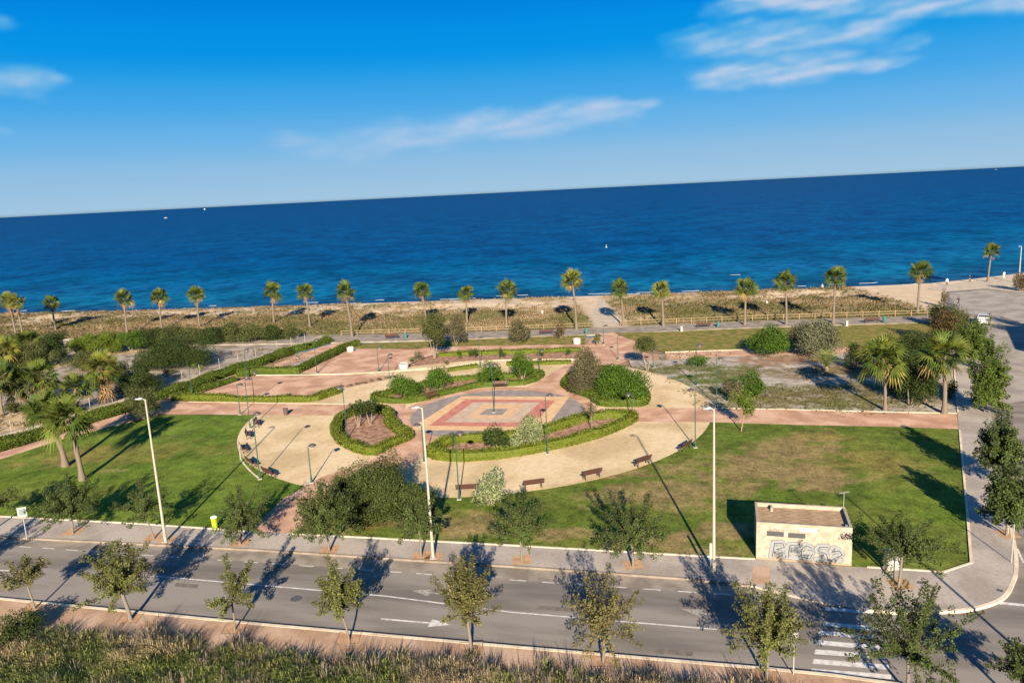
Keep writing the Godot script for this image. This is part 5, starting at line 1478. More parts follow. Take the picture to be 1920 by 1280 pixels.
func planting():
	# street trees on the park side
	var far := [
		["leafy street tree cut by the picture edge, beside the white parking sign", Vector3(-41.17,0.13,-57.29), 4.45, 4.4, 1.79, "mulberry_green", 101, {"shoots": 26}],
		["dense dark street tree on the park pavement below the twin palms", Vector3(-34.13,0.13,-55.32), 4.99, 5.8, 1.82, "mulberry_green", 102, {"shoots": 44, "low": -0.3, "leaves": 70.0}],
		["thin-trunked street tree beside the first tall lamp", Vector3(-27.19,0.13,-53.61), 4.9, 4.2, 2.11, "mulberry_green", 103, {"shoots": 24, "lean": Vector3(-0.45, 0, 0), "trunk": 0.055, "low": -0.45}],
		["spreading street tree next to the yellow litter bin", Vector3(-20.24,0.13,-51.95), 4.57, 4.62, 1.48, "mulberry_green", 104, {"shoots": 34, "low": -0.35, "turned": 0.12, "lean": Vector3(0.35, 0, 0)}],
		["bushy street tree at the mouth of the entrance path", Vector3(-13.4,0.13,-50.03), 5.15, 5.65, 1.99, "mulberry_green", 105, {"shoots": 58, "low": -0.2, "leaves": 80.0, "fluff": 1.3}],
		["street tree in front of the big olive-green shrub, beside the second tall lamp", Vector3(-6.87,0.13,-48.53), 4.75, 4.04, 2.09, "mulberry_green", 106, {"shoots": 40, "low": -0.2, "leaves": 70.0}],
		["street tree standing below the bench nearest the pale shrub", Vector3(-0.09,0.13,-47.12), 5.04, 4.47, 2, "mulberry_green", 107, {"shoots": 42, "low": -0.3}],
		["wide sparse street tree with its shadow on the lawn behind it", Vector3(7.01,0.13,-45.71), 5.23, 5.42, 1.84, "mulberry_green", 108, {"shoots": 36, "low": -0.4, "turned": 0.1}],
		["street tree beside the white cabinet right of the graffiti building", Vector3(22.05,0.13,-41.75), 4.8, 5.35, 2.11, "mulberry_green", 109, {"shoots": 40, "low": -0.15, "leaves": 55.0}],
	]
	for a in far: mulberry(a[0], a[1], a[2], a[3], a[4], a[5], a[6], a[7])
	var near := [
		["street tree on the scrub side beyond the picture edge", Vector3(-38.81,0.13,-46.45), 5.4, 4.6, 1.9, "mulberry_autumn", 110, {"shoots": 34}],
		["small sparse autumn tree on the scrub side, first from the left edge", Vector3(-30.38,0.13,-44.15), 3.75, 3.35, 1.83, "mulberry_brown", 111, {"shoots": 22, "low": 0.0, "trunk": 0.06, "lean": Vector3(-0.2, 0, 0)}],
		["broad yellow-green tree with a stout trunk, second on the scrub side", Vector3(-23.55,0.13,-42.3), 5.11, 5.4, 1.84, "mulberry_autumn", 112, {"shoots": 46, "low": 0.0, "up": 0.65, "trunk": 0.11, "leaves": 60.0, "lean": Vector3(-0.25, 0, 0)}],
		["lopsided spiky tree with few long shoots over the street", Vector3(-16.71,0.13,-40.55), 4.61, 3.78, 1.78, "mulberry_autumn", 113, {"shoots": 13, "low": -0.55, "trunk": 0.05, "leaves": 105.0}],
		["compact round-headed tree left of the painted lane arrow", Vector3(-9.83,0.13,-38.92), 4.79, 3.71, 1.95, "mulberry_autumn", 114, {"shoots": 30, "low": 0.05, "trunk": 0.055, "leaves": 75.0, "fluff": 1.1, "lean": Vector3(-0.3, 0, 0)}],
		["dense upright tree right of the painted lane arrow", Vector3(-3.01,0.13,-37.37), 5.63, 4.3, 2.1, "mulberry_brown", 115, {"shoots": 46, "low": 0.12, "trunk": 0.085, "leaves": 55.0, "up": 0.5}],
		["open rust-tinged tree with drooping lower shoots", Vector3(3.85,0.13,-35.75), 5.32, 5, 1.84, "mulberry_brown", 116, {"shoots": 34, "low": -0.3, "leaves": 40.0, "turned": 0.2, "up": 0.7}],
		["rounded green tree just left of the zebra crossing", Vector3(11.6,0.13,-33.8), 5.08, 4.28, 1.88, "mulberry_autumn", 117, {"shoots": 46, "low": -0.1, "leaves": 62.0, "up": 0.7}],
		["largest radiating tree with long leafy shoots over the zebra crossing", Vector3(17.74,0.13,-32.36), 5.89, 5.93, 1.84, "mulberry_green", 118, {"shoots": 30, "low": -0.4, "leaves": 95.0, "leaf": 0.16, "up": 0.7, "turned": 0.1, "fluff": 0.9}],
		["leafy tree cut by the lower corner of the picture", Vector3(22.08,0.13,-30.48), 3.7, 3.4, 1.9, "mulberry_green", 119, {"shoots": 46, "leaves": 80.0}],
	]
	for a in near: mulberry(a[0], a[1], a[2], a[3], a[4], a[5], a[6], a[7])
	var street := [
		["dense tree on the side street beside the blue-backed sign", Vector3(31.99,0.13,-47.38), 5.13, 3.56, 1.5, 120, "mulberry_green"], ["tree on the side street, second up from the corner sign", Vector3(37.01,0.13,-56.14), 5.71, 3.64, 1.7, 121, "mulberry_green"],
		["conical bright green tree on the side street above the path end", Vector3(46.8,0.13,-73.99), 7.53, 4.47, 1.2, 123, "street_green"], ["tree on the side street beside the parked white car", Vector3(56.09,0.13,-91.43), 7.15, 4.55, 1.6, 125, "street_green"],
	]
	for a in street: mulberry(a[0], a[1], a[2], a[3], a[4], a[6], a[5], {"shoots": 70, "low": -0.25, "leaves": 62.0, "leaf": 0.24, "fluff": 1.5, "group": "trees along the side street"})

	# fan palms along the promenade
	var gp := "fan palms along the promenade"
	var prom := [
		["first of the close palm pair at the picture edge", 30, 632, 552], ["second of the close palm pair at the picture edge", 44, 640, 553], ["dark-headed palm with shaggy trunk right of the palm pair", 104, 622, 556],
		["palm standing alone above the clipped green shrubs", 238, 624, 546], ["palm in the middle of the three above the grey-green shrubs", 303, 618, 543], ["palm with dead leaves at the right of the three above the grey-green shrubs", 374, 616, 540],
		["palm left of the bend in the long hedge", 514, 611, 533], ["palm just above the end of the fenced hedge", 581, 616, 535], ["tall palm beside the hedge end at the promenade", 660, 632, 530],
		["palm rising behind the tree above the pink court", 800, 614, 532], ["slightly lower palm right of the tree above the pink court", 876, 608, 538], ["palm above the middle of the long pink court", 950, 618, 529],
		["tallest palm left of the beach track", 1081, 618, 510], ["palm right beside the sandy beach track", 1169, 611, 526], ["palm next right of the beach track palm", 1244, 612, 530],
		["palm in front of the open dune, third right of the beach track", 1397, 610, 525], ["palm behind the green and grey bushes", 1475, 609, 510], ["palm right of the green and grey bushes", 1563, 606, 503], ["palm near the end of the promenade", 1721, 588, 492], ["small far palm on the sand at the street end", 1853, 528, 459],
	]
	var pos := [[-100.33,-154.95,-95.2,-149.05,-94.93,-159.52,-77.02,-153.28,-70.9,-155.2,-62.78,-154.11,-47.31,-152.73,-38.8,-147.21,-28.39,-135.47,-15.71,-141.71,-8.23,-143.02,-0.84,-135.2,11.26,-131.74,19.6,-133.09,26.11,-130.64,39.29,-127.84,45.79,-126.45,53.34,-125.79,69.9,-130.72,102.82,-164.55]]
	var hs := [8.71, 9.12, 7.4, 8.4, 8.17, 8.22, 8.36, 8.38, 9.72, 8.17, 7.04, 8.47, 10, 7.96, 7.55, 7.66, 8.81, 9.11, 8.8, 7.87]
	for k in prom.size():
		var R: float = (1.75 if k < 19 else 1.6) * [1.0, 0.92, 0.98, 1.06, 1.1, 1.0, 1.12, 0.98, 1.08, 0.96, 0.9, 1.04, 1.12, 1.0, 0.94, 1.02, 1.1, 1.08, 1.1, 1.0][k]
		var p := Vector3(pos[0][2 * k], 0.0, pos[0][2 * k + 1])
		var sk: int = [22, 26, 16, 12, 16, 20, 14, 8, 8, 10, 14, 12, 5, 6, 8, 6, 8, 8, 12, 5][k]
		fan_palm(prom[k][0], p, hs[k] - R * 0.72, R, 200 + k, {"group": gp, "skirt": sk, "skirt_len": 2.6 if k < 2 else 1.5, "trunk": 0.23, "tone": "palm_yellow" if k in [0, 1, 12, 14] else "palm", "fronds": 38})
	# larger palms nearer
	fan_palm("nearer palm of the pair on the left lawn, thick leaning trunk", Vector3(-43.7,0.11,-71.43), 5.48, 2.0, 231, {"apart": true, "lean": Vector3(-1.2, 0, -0.3), "trunk": 0.3, "skirt": 3, "fronds": 30})
	fan_palm("palm of the pair on the left lawn standing behind the dark street tree", Vector3(-39.8,0.11,-67.24), 5.79, 2.2, 232, {"apart": true, "lean": Vector3(-0.7, 0, -0.3), "trunk": 0.27, "skirt": 4, "fronds": 34})
	fan_palm("palm with long tan skirt of dead leaves behind the wire fence", Vector3(-51.83,0,-94.49), 4.96, 2.5, 233, {"apart": true, "skirt": 60, "skirt_len": 3.4, "tone": "palm_yellow", "fronds": 32})
	fan_palm("palm with pinkish dead leaves in the thicket behind the fence", Vector3(-58.94,0,-95.05), 4.17, 2.3, 234, {"apart": true, "skirt": 26, "skirt_len": 2.4, "fronds": 30})
	fan_palm("low palm in the thicket left of the dead-leaf palm", Vector3(-61.45,0,-94.28), 3.31, 2.4, 235, {"apart": true, "skirt": 8, "fronds": 30})
	fan_palm("palm at the left edge of the thicket behind the fence", Vector3(-63.41,0,-92.74), 4.48, 2.5, 236, {"apart": true, "skirt": 8, "fronds": 30, "tone": "palm"})
	fan_palm("short palm in the thicket right behind the lawn palms", Vector3(-54.32,0,-92.53), 2.99, 2.2, 237, {"apart": true, "skirt": 6, "fronds": 26})
	fan_palm("yellowing palm among dark shrubs far left", Vector3(-79.18,0,-118.48), 3.83, 2.2, 238, {"skirt": 10, "fronds": 26, "tone": "palm_yellow"})
	fan_palm("dark palm rising from the shrub mass by the white wall", Vector3(-82.03,0,-130.19), 2.98, 2.4, 239, {"skirt": 3, "fronds": 28})
	fan_palm("straight palm on the gravel field beside the pink path", Vector3(37.92,0.11,-76.24), 5.46, 2.4, 240, {"apart": true, "skirt": 6, "trunk": 0.2, "tone": "palm", "fronds": 34})
	fan_palm("thick palm at the corner of the gravel field and side street", Vector3(42.87,0.11,-74.19), 5.87, 2.4, 241, {"apart": true, "skirt": 8, "trunk": 0.26, "tone": "palm", "fronds": 34})
	feather_palm("young feather palm growing low in the gravel field", Vector3(39.1,0.11,-93.83), 3.08, 4.2, 242)

	# shrubs and trees inside the park
	bush("round_bush", "round green bush at the left end of the upper bed", Vector3(-13.14,0.12,-91.01), 4.04, 2.81, "bright", 301, {"lumps": 12})
	bush("round_bush", "round green bush second from the left in the upper bed", Vector3(-9.18,0.12,-94.1), 3.77, 2.48, "bright", 302, {"lumps": 12})
	bush("round_bush", "round bush behind the central double lamp", Vector3(-2.84,0.12,-94.98), 3.53, 3.06, "bright", 303, {"lumps": 12})
	bush("round_bush", "upright bush at the right end of the upper bed", Vector3(1.12,0.12,-96.7), 3.18, 3.04, "bright", 304, {"lumps": 12, "stem": 0.4})
	bush("grey_tree", "grey-green tamarisk beside the beach path", Vector3(8.7,0.12,-88.52), 4.19, 4.54, "tamarisk", 305, {"lumps": 22, "leaf": 0.14, "category": "tree", "cover": 0.8})
	bush("green_tree", "big bright green tree in the right bed", Vector3(12.04,0.12,-85.49), 6.89, 3.52, "bright", 306, {"lumps": 22, "category": "tree", "leaf": 0.18, "cover": 0.8})
	bush("small_tree", "small dark tree at the left of the lower left bed", Vector3(-16.88,0.12,-79.69), 2.42, 2.62, "dark", 307, {"lumps": 9, "stem": 1.0, "category": "tree"})
	bush("small_tree", "small dark tree at the top of the lower left bed", Vector3(-15.72,0.12,-80.27), 2.55, 2.63, "dark", 308, {"lumps": 9, "stem": 1.3, "category": "tree", "stems": 2})
	bush("dark_shrub", "dark shrub in the lower bed left of the pale one", Vector3(-1.92,0.12,-69.6), 2.96, 2.1, "dark", 309, {"lumps": 11})
	bush("pale_shrub", "pale variegated shrub in the lower bed", Vector3(1.02,0.12,-70.23), 2.88, 2.81, "pale", 310, {"lumps": 12, "leaf": 0.15})
	bush("pale_shrub", "low pale shrub in front of the tall pale one", Vector3(-0.11,0.12,-69.17), 1.72, 1.36, "pale", 311, {"lumps": 6, "leaf": 0.14})
	bush("large_shrub", "huge olive-green shrub between the street and the sand ring", Vector3(-11.03,0.12,-55.7), 5.0, 4.58, "olive_dark", 312, {"lumps": 16, "leaf": 0.13, "cover": 0.8, "stems": 6, "deep": 4.6, "clumps": [[-3.0, 0.2, 3.6, 3.0, 10], [-1.4, 0.9, 3.4, 2.6, 9], [2.2, 0.1, 4.2, 4.4, 12], [3.7, 0.5, 2.6, 3.0, 8], [0.6, 1.2, 3.2, 2.4, 9], [-2.2, -1.2, 3.4, 4.0, 10]]})
	bush("variegated_shrub", "pale grey-green shrub on the lawn beside the lowest bench", Vector3(-2.38,0.11,-56.9), 2.82, 2.34, "pale", 313, {"lumps": 12, "leaf": 0.2, "cover": 0.6})
	bush("bench_shrub", "broad dark green tree between left lawn and hedge", Vector3(-43.34,0.11,-87.29), 4.23, 3.23, "olive", 314, {"lumps": 14, "stem": 0.4, "category": "tree"})
	bush("court_tree", "olive tree with a forked trunk above the pink court", Vector3(-11.66,0.12,-113.02), 4.8, 6.49, "olive", 315, {"lumps": 16, "stem": 2.4, "category": "tree", "stems": 3, "leaf": 0.2})
	bush("court_tree", "brownish tree right of the forked olive tree", Vector3(-9.01,0.11,-123.07), 4.34, 4.05, "tamarisk", 316, {"lumps": 12, "stem": 0.6, "category": "tree", "leaf": 0.2})
	bush("court_shrub", "grey-brown shrub at the promenade edge behind the court", Vector3(1.3,0.11,-123.09), 4, 3.35, "tamarisk", 317, {"lumps": 10, "leaf": 0.2})
	bush("rusty_shrub", "rust-brown shrub left of the beach path", Vector3(8.03,0.11,-124.07), 2.28, 2.31, "brown", 318, {"lumps": 6, "leaf": 0.18})
	bush("clipped_shrub", "clipped green shrub beside the beach path", Vector3(13.16,0.11,-116.51), 1.65, 1.68, "lime", 319, {"lumps": 3, "leaf": 0.15})
	for a in [["clipped ball in the low hedge behind the ring, leftmost", Vector3(-7.81,0.11,-112.53), 20, 320, "bright"], ["dark clipped ball right of the leftmost one", Vector3(-5.79,0.11,-111.68), 24, 321, "dark"], ["clipped ball right of the middle lamp behind the ring", Vector3(-1.61,0.11,-111.81), 20, 322, "dark"], ["clipped ball near the right end of the low hedge", Vector3(3.87,0.11,-110.87), 18, 323, "dark"], ["small dark ball above the right end of the planting strip", Vector3(8.13,0.11,-110.23), 16, 324, "dark"], ["greyish shrub beside the white planter", Vector3(-13.79,0.11,-112.07), 24, 325, "tamarisk"], ["little green shrub just left of the greyish one by the planter", Vector3(-15,0.11,-110.89), 18, 326, "bright"], ["low tuft shrub in the planting strip below the forked tree", Vector3(-9.48,0.11,-108.21), 12, 327, "olive"]]:
		bush("ball_shrub", a[0], a[1], a[2] * 0.072, a[2] * 0.055, a[4], a[3], {"lumps": 4, "leaf": 0.13, "group": "low shrubs behind the ring"})
	var lowp := [-22.4,-97.47,-21.47,-97.98,-20.66,-98.52,-19.81,-99.2,-18.87,-99.88,-17.91,-100.56,-16.99,-101.11,-16.22,-101.71]
	for k in 8:
		bush("edge_shrub", "low dry shrub edging the pink court, number %s from the hedge end" % ["one", "two", "three", "four", "five", "six", "seven", "eight"][k], Vector3(lowp[2 * k], 0.11, lowp[2 * k + 1]), 0.9, 0.4, "olive", 330 + k, {"lumps": 3, "leaf": 0.11, "stems": 1, "group": "low shrubs edging the pink court"})
	# trees and bushes right of the plaza
	bush("umbrella_tree", "small umbrella-shaped tree left of the gravel field", Vector3(17.53,0.11,-98.57), 3.37, 4.15, "olive", 341, {"lumps": 10, "stem": 1.7, "category": "tree", "flat": 0.5, "stems": 2})
	bush("green_bush", "bright green bush with a wide shadow on the gravel field", Vector3(35.82,0.11,-104.65), 6.23, 3.48, "bright", 342, {"lumps": 16, "leaf": 0.2})
	bush("grey_bush", "large silvery grey bush below the promenade", Vector3(41.5,0.11,-103.27), 7.17, 4.1, "grey", 343, {"lumps": 24, "leaf": 0.2})
	bush("field_bush", "dark bush between the feather palm and the straight palm", Vector3(42.86,0.11,-94.48), 2.96, 2.75, "dark", 344, {"lumps": 9})
	bush("field_bush", "green bush in the middle of the gravel field", Vector3(26.58,0.11,-84.14), 3.74, 2.48, "bright", 345, {"lumps": 11, "leaf": 0.16})
	bush("field_bush", "greyish bush beside the little tree on the field edge", Vector3(23.91,0.11,-82.38), 2.61, 2.25, "tamarisk", 346, {"lumps": 8})
	bush("little_tree", "little bright tree with a pale trunk beside the pink path", Vector3(21.75,0.11,-71.86), 2.3, 3.93, "lime", 347, {"lumps": 8, "stem": 1.5, "category": "tree", "stems": 1})
	bush("field_bush", "low mounded bush at the left of the gravel field", Vector3(24.71,0.11,-100.44), 3.57, 1.25, "bright", 348, {"lumps": 8})
	bush("dark_bush", "dark rounded bush under the straight palm", Vector3(41.28,0.11,-77.85), 3.35, 3.92, "dark", 349, {"lumps": 14})
	bush("dark_bush", "dark rounded bush between the two field palms", Vector3(43.31,0.11,-78.73), 2.26, 3.96, "dark", 350, {"lumps": 10})
	bush("dark_bush", "dark thicket behind the straight palm", Vector3(45.81,0.11,-90.92), 4.01, 3.32, "dark", 351, {"lumps": 12})
	bush("dark_bush", "green thicket in front of the rusty shrubs by the side street", Vector3(52.95,0.11,-99.13), 4.92, 2.73, "olive", 352, {"lumps": 12})
	bush("street_shrub", "rusty brown shrub mass beside the side street", Vector3(59.92,0.11,-104.55), 4.87, 4.51, "brown", 353, {"lumps": 16, "leaf": 0.2})
	bush("street_shrub", "dark green shrub behind the rusty one", Vector3(67.13,0.11,-118.02), 4.15, 3.71, "dark", 354, {"lumps": 12, "leaf": 0.2})
	bush("street_shrub", "green shrub left of the parked white car", Vector3(67.09,0.11,-113.35), 3.19, 4.05, "olive", 355, {"lumps": 10, "leaf": 0.2})
	bush("column_shrub", "narrow upright brown shrub at the promenade end", Vector3(77.42,0.05,-135.97), 1.33, 2.69, "brown", 356, {"lumps": 5, "leaf": 0.2})
	bush("beach_shrub", "dark shrub at the picture edge by the beach", Vector3(100.08,0.05,-149.72), 3.55, 3.46, "brown", 357, {"lumps": 8, "leaf": 0.22})
	bush("verge_bush", "dark green bush at the left edge of the scrub", Vector3(-28.95,0,-40.7), 2.43, 1.81, "dark", 358, {"lumps": 12, "leaf": 0.11})
	bush("dark_bush", "dark bush in the shade left of the side street trees", Vector3(48.58,0.11,-86.06), 3.44, 3.41, "dark", 395, {"lumps": 12})
	bush("dark_bush", "dark bush behind the two field palms", Vector3(45.95,0.11,-87.64), 3.62, 3.66, "dark", 396, {"lumps": 12})
	bush("dark_bush", "low dark bush right of the thick corner palm", Vector3(46.53,0.11,-79.63), 1.48, 1.95, "dark", 397, {"lumps": 6})
	bush("dark_bush", "tall dark bush between the straight palm and the rusty shrubs", Vector3(48.87,0.11,-94.94), 4.99, 3.59, "dark", 511, {"lumps": 16, "leaf": 0.18})
	bush("dark_bush", "tall dark bush behind the thick corner palm", Vector3(51.25,0.11,-92.6), 4.6, 3.77, "dark", 512, {"lumps": 16, "leaf": 0.18})
	bush("dark_bush", "spreading dark bush at the foot of the straight palm", Vector3(41.73,0.11,-81.21), 2.91, 2.88, "dark", 513, {"lumps": 11})
	bush("street_shrub", "dark green shrub mass between the rusty one and the side street", Vector3(61.09,0.11,-103.5), 3.36, 4.03, "olive_dark", 514, {"lumps": 12, "leaf": 0.2})
	mulberry("tree beyond the picture edge by the cream house", Vector3(75.2, 0.1, -104.0), 6.6, 4.6, 1.9, "mulberry_green", 398, {"shoots": 40, "group": "trees by the cream house"})
	mulberry("farther tree beyond the picture edge by the cream house", Vector3(78.4, 0.1, -110.0), 6.6, 4.6, 1.9, "mulberry_green", 399, {"shoots": 40, "group": "trees by the cream house"})
	# stony plot on the left
	bush("plot_bush", "wide dark bush in the stony plot", Vector3(-51.63,0,-116.05), 11.24, 4, "dark", 361, {"lumps": 26, "deep": 6.0, "leaf": 0.18})
	bush("plot_bush", "dark bush behind the dead-leaf palm", Vector3(-49.38,0,-99.2), 5.6, 3.9, "dark", 362, {"lumps": 14})
	bush("plot_bush", "dark green bush above the dead-leaf palm", Vector3(-56.82,0,-108.64), 4.58, 2.75, "dark", 363, {"lumps": 10})
	bush("plot_bush", "bluish bush between the palm thicket and the sand track", Vector3(-67.46,0,-118.1), 4.96, 2.55, "olive", 364, {"lumps": 10})
	bush("plot_bush", "small yellow-green bush on the gravel near the fence", Vector3(-46.98,0,-112.53), 1.74, 1.22, "lime", 365, {"lumps": 3})
	bush("plot_bush", "low olive patch left of the yellow-green bush", Vector3(-50.69,0,-112.3), 2.68, 0.73, "olive", 366, {"lumps": 5, "leaf": 0.12})
	for a in [["clipped green shrub right of the white wall", Vector3(-73.93,0,-132.67), 60, 30, 367, "lime"], ["clipped green shrub in the middle of the run by the wall", Vector3(-69.62,0,-132.07), 58, 32, 368, "lime"], ["clipped green shrub at the right of the run by the wall", Vector3(-66.62,0,-133.17), 50, 33, 369, "bright"]]:
		bush("wall_shrub", a[0], a[1], a[2] * 0.105, a[3] * 0.1, a[5], a[4], {"lumps": 14, "leaf": 0.18, "group": "shrubs in a run by the white wall"})
	var gx := [285, 322, 360, 400, 438, 475, 512, 545]
	var gpos := [-64.19,-135.87,-61.17,-137.06,-57.76,-137.67,-53.29,-136.01,-49.87,-136.62,-46.18,-136.15,-42.83,-136.78,-39.87,-137.53]
	for k in 8:
		bush("scrub_shrub", "grey-green shrub in the long thicket, %s from its left end" % ["first", "second", "third", "fourth", "fifth", "sixth", "seventh", "eighth"][k], Vector3(gpos[2 * k], -0.05, gpos[2 * k + 1]), 6.4 if k < 6 else 4.6, 3.3 - 0.14 * k, "olive" if k % 3 else "dark", 370 + k, {"lumps": 15, "leaf": 0.2, "group": "grey-green shrub thicket behind the plot"})
	for a in [["shrub mass at the far left edge", Vector3(-82.33,0,-122.91), 60, 34, 380], ["shrub mass second from the far left edge", Vector3(-78.19,0,-121.22), 60, 40, 381], ["shrub mass below the dark palm", Vector3(-75.36,0,-121.35), 56, 44, 382], ["shrub mass touching the white wall", Vector3(-74.86,0,-124.37), 48, 52, 383], ["olive tree-like shrub behind the shrub masses", Vector3(-90.56,0,-137.67), 66, 30, 384], ["dark shrub behind the white wall", Vector3(-84.07,0,-138.46), 60, 34, 385]]:
		bush("edge_thicket", a[0], a[1], a[2] * 0.1, a[3] * 0.095, "dark" if a[4] % 2 else "olive", a[4], {"lumps": 10, "leaf": 0.2, "group": "shrub masses at the left edge"})
	for a in [["olive shrub at the foot of the thicket palms, left", Vector3(-62.57,0,-93.29), 52, 26, 386], ["olive shrub at the foot of the thicket palms, middle", Vector3(-57.94,0,-90.86), 46, 24, 387], ["olive shrub at the foot of the thicket palms, right", Vector3(-55.06,0,-91.27), 44, 26, 388]]:
		bush("thicket_shrub", a[0], a[1], a[2] * 0.06, a[3] * 0.06, "lime" if a[4] == 387 else "olive", a[4], {"lumps": 8, "leaf": 0.16, "group": "shrubs under the thicket palms"})
	# little sparse tree in the lower bed
	mulberry("nearly bare young tree in the lower bed", Vector3(7.54,0.12,-74.17), 3.66, 1.5, 1.6, "olive", 390, {"shoots": 12, "leaves": 16.0, "trunk": 0.05, "low": 0.3, "group": "small trees in the beds"})

	# hedges
	hedge("clipped hedge loop round the lower left bed", smooth(v2([-18.93,-78.19,-19.42,-81.56,-18.97,-83.97,-17.66,-85.03,-15.86,-85.14,-14.22,-83.55,-13.55,-80.16,-12.36,-77.29,-10.93,-74.73,-12.75,-72.17,-13.6,-70.41,-15.49,-71.79,-17.24,-74.03,-18.4,-76.47]), true, 3), true, 0.9, 0.75, "hedge_light", 401)
	hedge("long curved hedge loop round the lower bed", smooth(v2([-7.88,-68.94,-4.91,-67.46,-1.5,-67.83,1.48,-68.72,4.58,-70.27,7.87,-72.37,10.44,-74.94,12.15,-77.47,10.27,-78.39,8,-78.19,5.93,-77.01,3.88,-75.13,1.65,-73.38,-1.52,-72.71,-4.67,-72.88,-6.47,-72.33,-7.74,-70.76]), true, 3), true, 1.0, 0.75, "hedge_light", 402)
	hedge("hedge loop round the upper bed with round bushes", smooth(v2([-16.92,-90.45,-12.64,-88.67,-8.44,-91.57,-3.96,-94.65,1.09,-94.72,3.54,-98.26,2.62,-99.67,-0.22,-98.46,-4.78,-98.84,-7.88,-98.02,-11.2,-96.42,-14.88,-93.36]), true, 3), true, 0.9, 0.6, "hedge", 403)
	hedge("hedge loop round the right bed", smooth(v2([6.37,-93.36,7.18,-89.76,9.04,-86.44,9.76,-83.31,12.33,-82.61,14.12,-82.72,14.87,-86.26,14.81,-90.29,13.49,-96.7,10.47,-100.44,8.11,-97.87]), true, 3), true, 0.9, 0.75, "hedge", 404)
	hedge("long dark hedge along the wire fence", v2([-61.01,-66.24,-56.72,-73.73,-54.34,-78.29,-51.66,-83.42,-50.14,-87.28,-47.43,-92.03,-45.66,-97.25,-43.97,-102.55,-41.98,-108.06,-38.88,-114.72,-36.08,-122.79,-33.2,-126.91,-31.59,-131.7]), false, 1.5, 0.9, "hedge", 405)
	hedge("light hedge in front of the lower pink court", smooth(v2([-43.49,-95.71,-37.9,-94.39,-32.44,-92.84,-25.23,-91.72,-23.67,-93.19,-22.19,-95.26]), false, 3), false, 0.9, 0.7, "hedge_light", 406)
	hedge("low broken hedge at the left of the lower pink court", v2([-43.67,-96.45,-42.38,-98.35,-40.61,-101.67,-38.77,-104.91]), false, 0.7, 0.5, "hedge", 407)
	hedge("hedge turning the corner of the gravel bed", v2([-39.22,-107.14,-36.96,-108.64,-30.83,-107.8,-29.46,-115.93,-27,-124.88,-25.6,-126.79]), false, 1.0, 0.8, "hedge", 408)
	hedge("low hedge behind the ring with clipped balls", v2([-11.24,-114.76,-4.92,-114.4,3.12,-113.61,10.2,-113.05]), false, 0.9, 0.5, "hedge_light", 409)
	hedge("short low hedge at the back of the sand ring", v2([-9.03,-104.24,-4.94,-105.66]), false, 0.9, 0.4, "hedge_light", 410)
	hedge("low hedge along the back of the sand ring", v2([-0.91,-106.1,8.09,-105.06]), false, 0.9, 0.45, "hedge_light", 411)

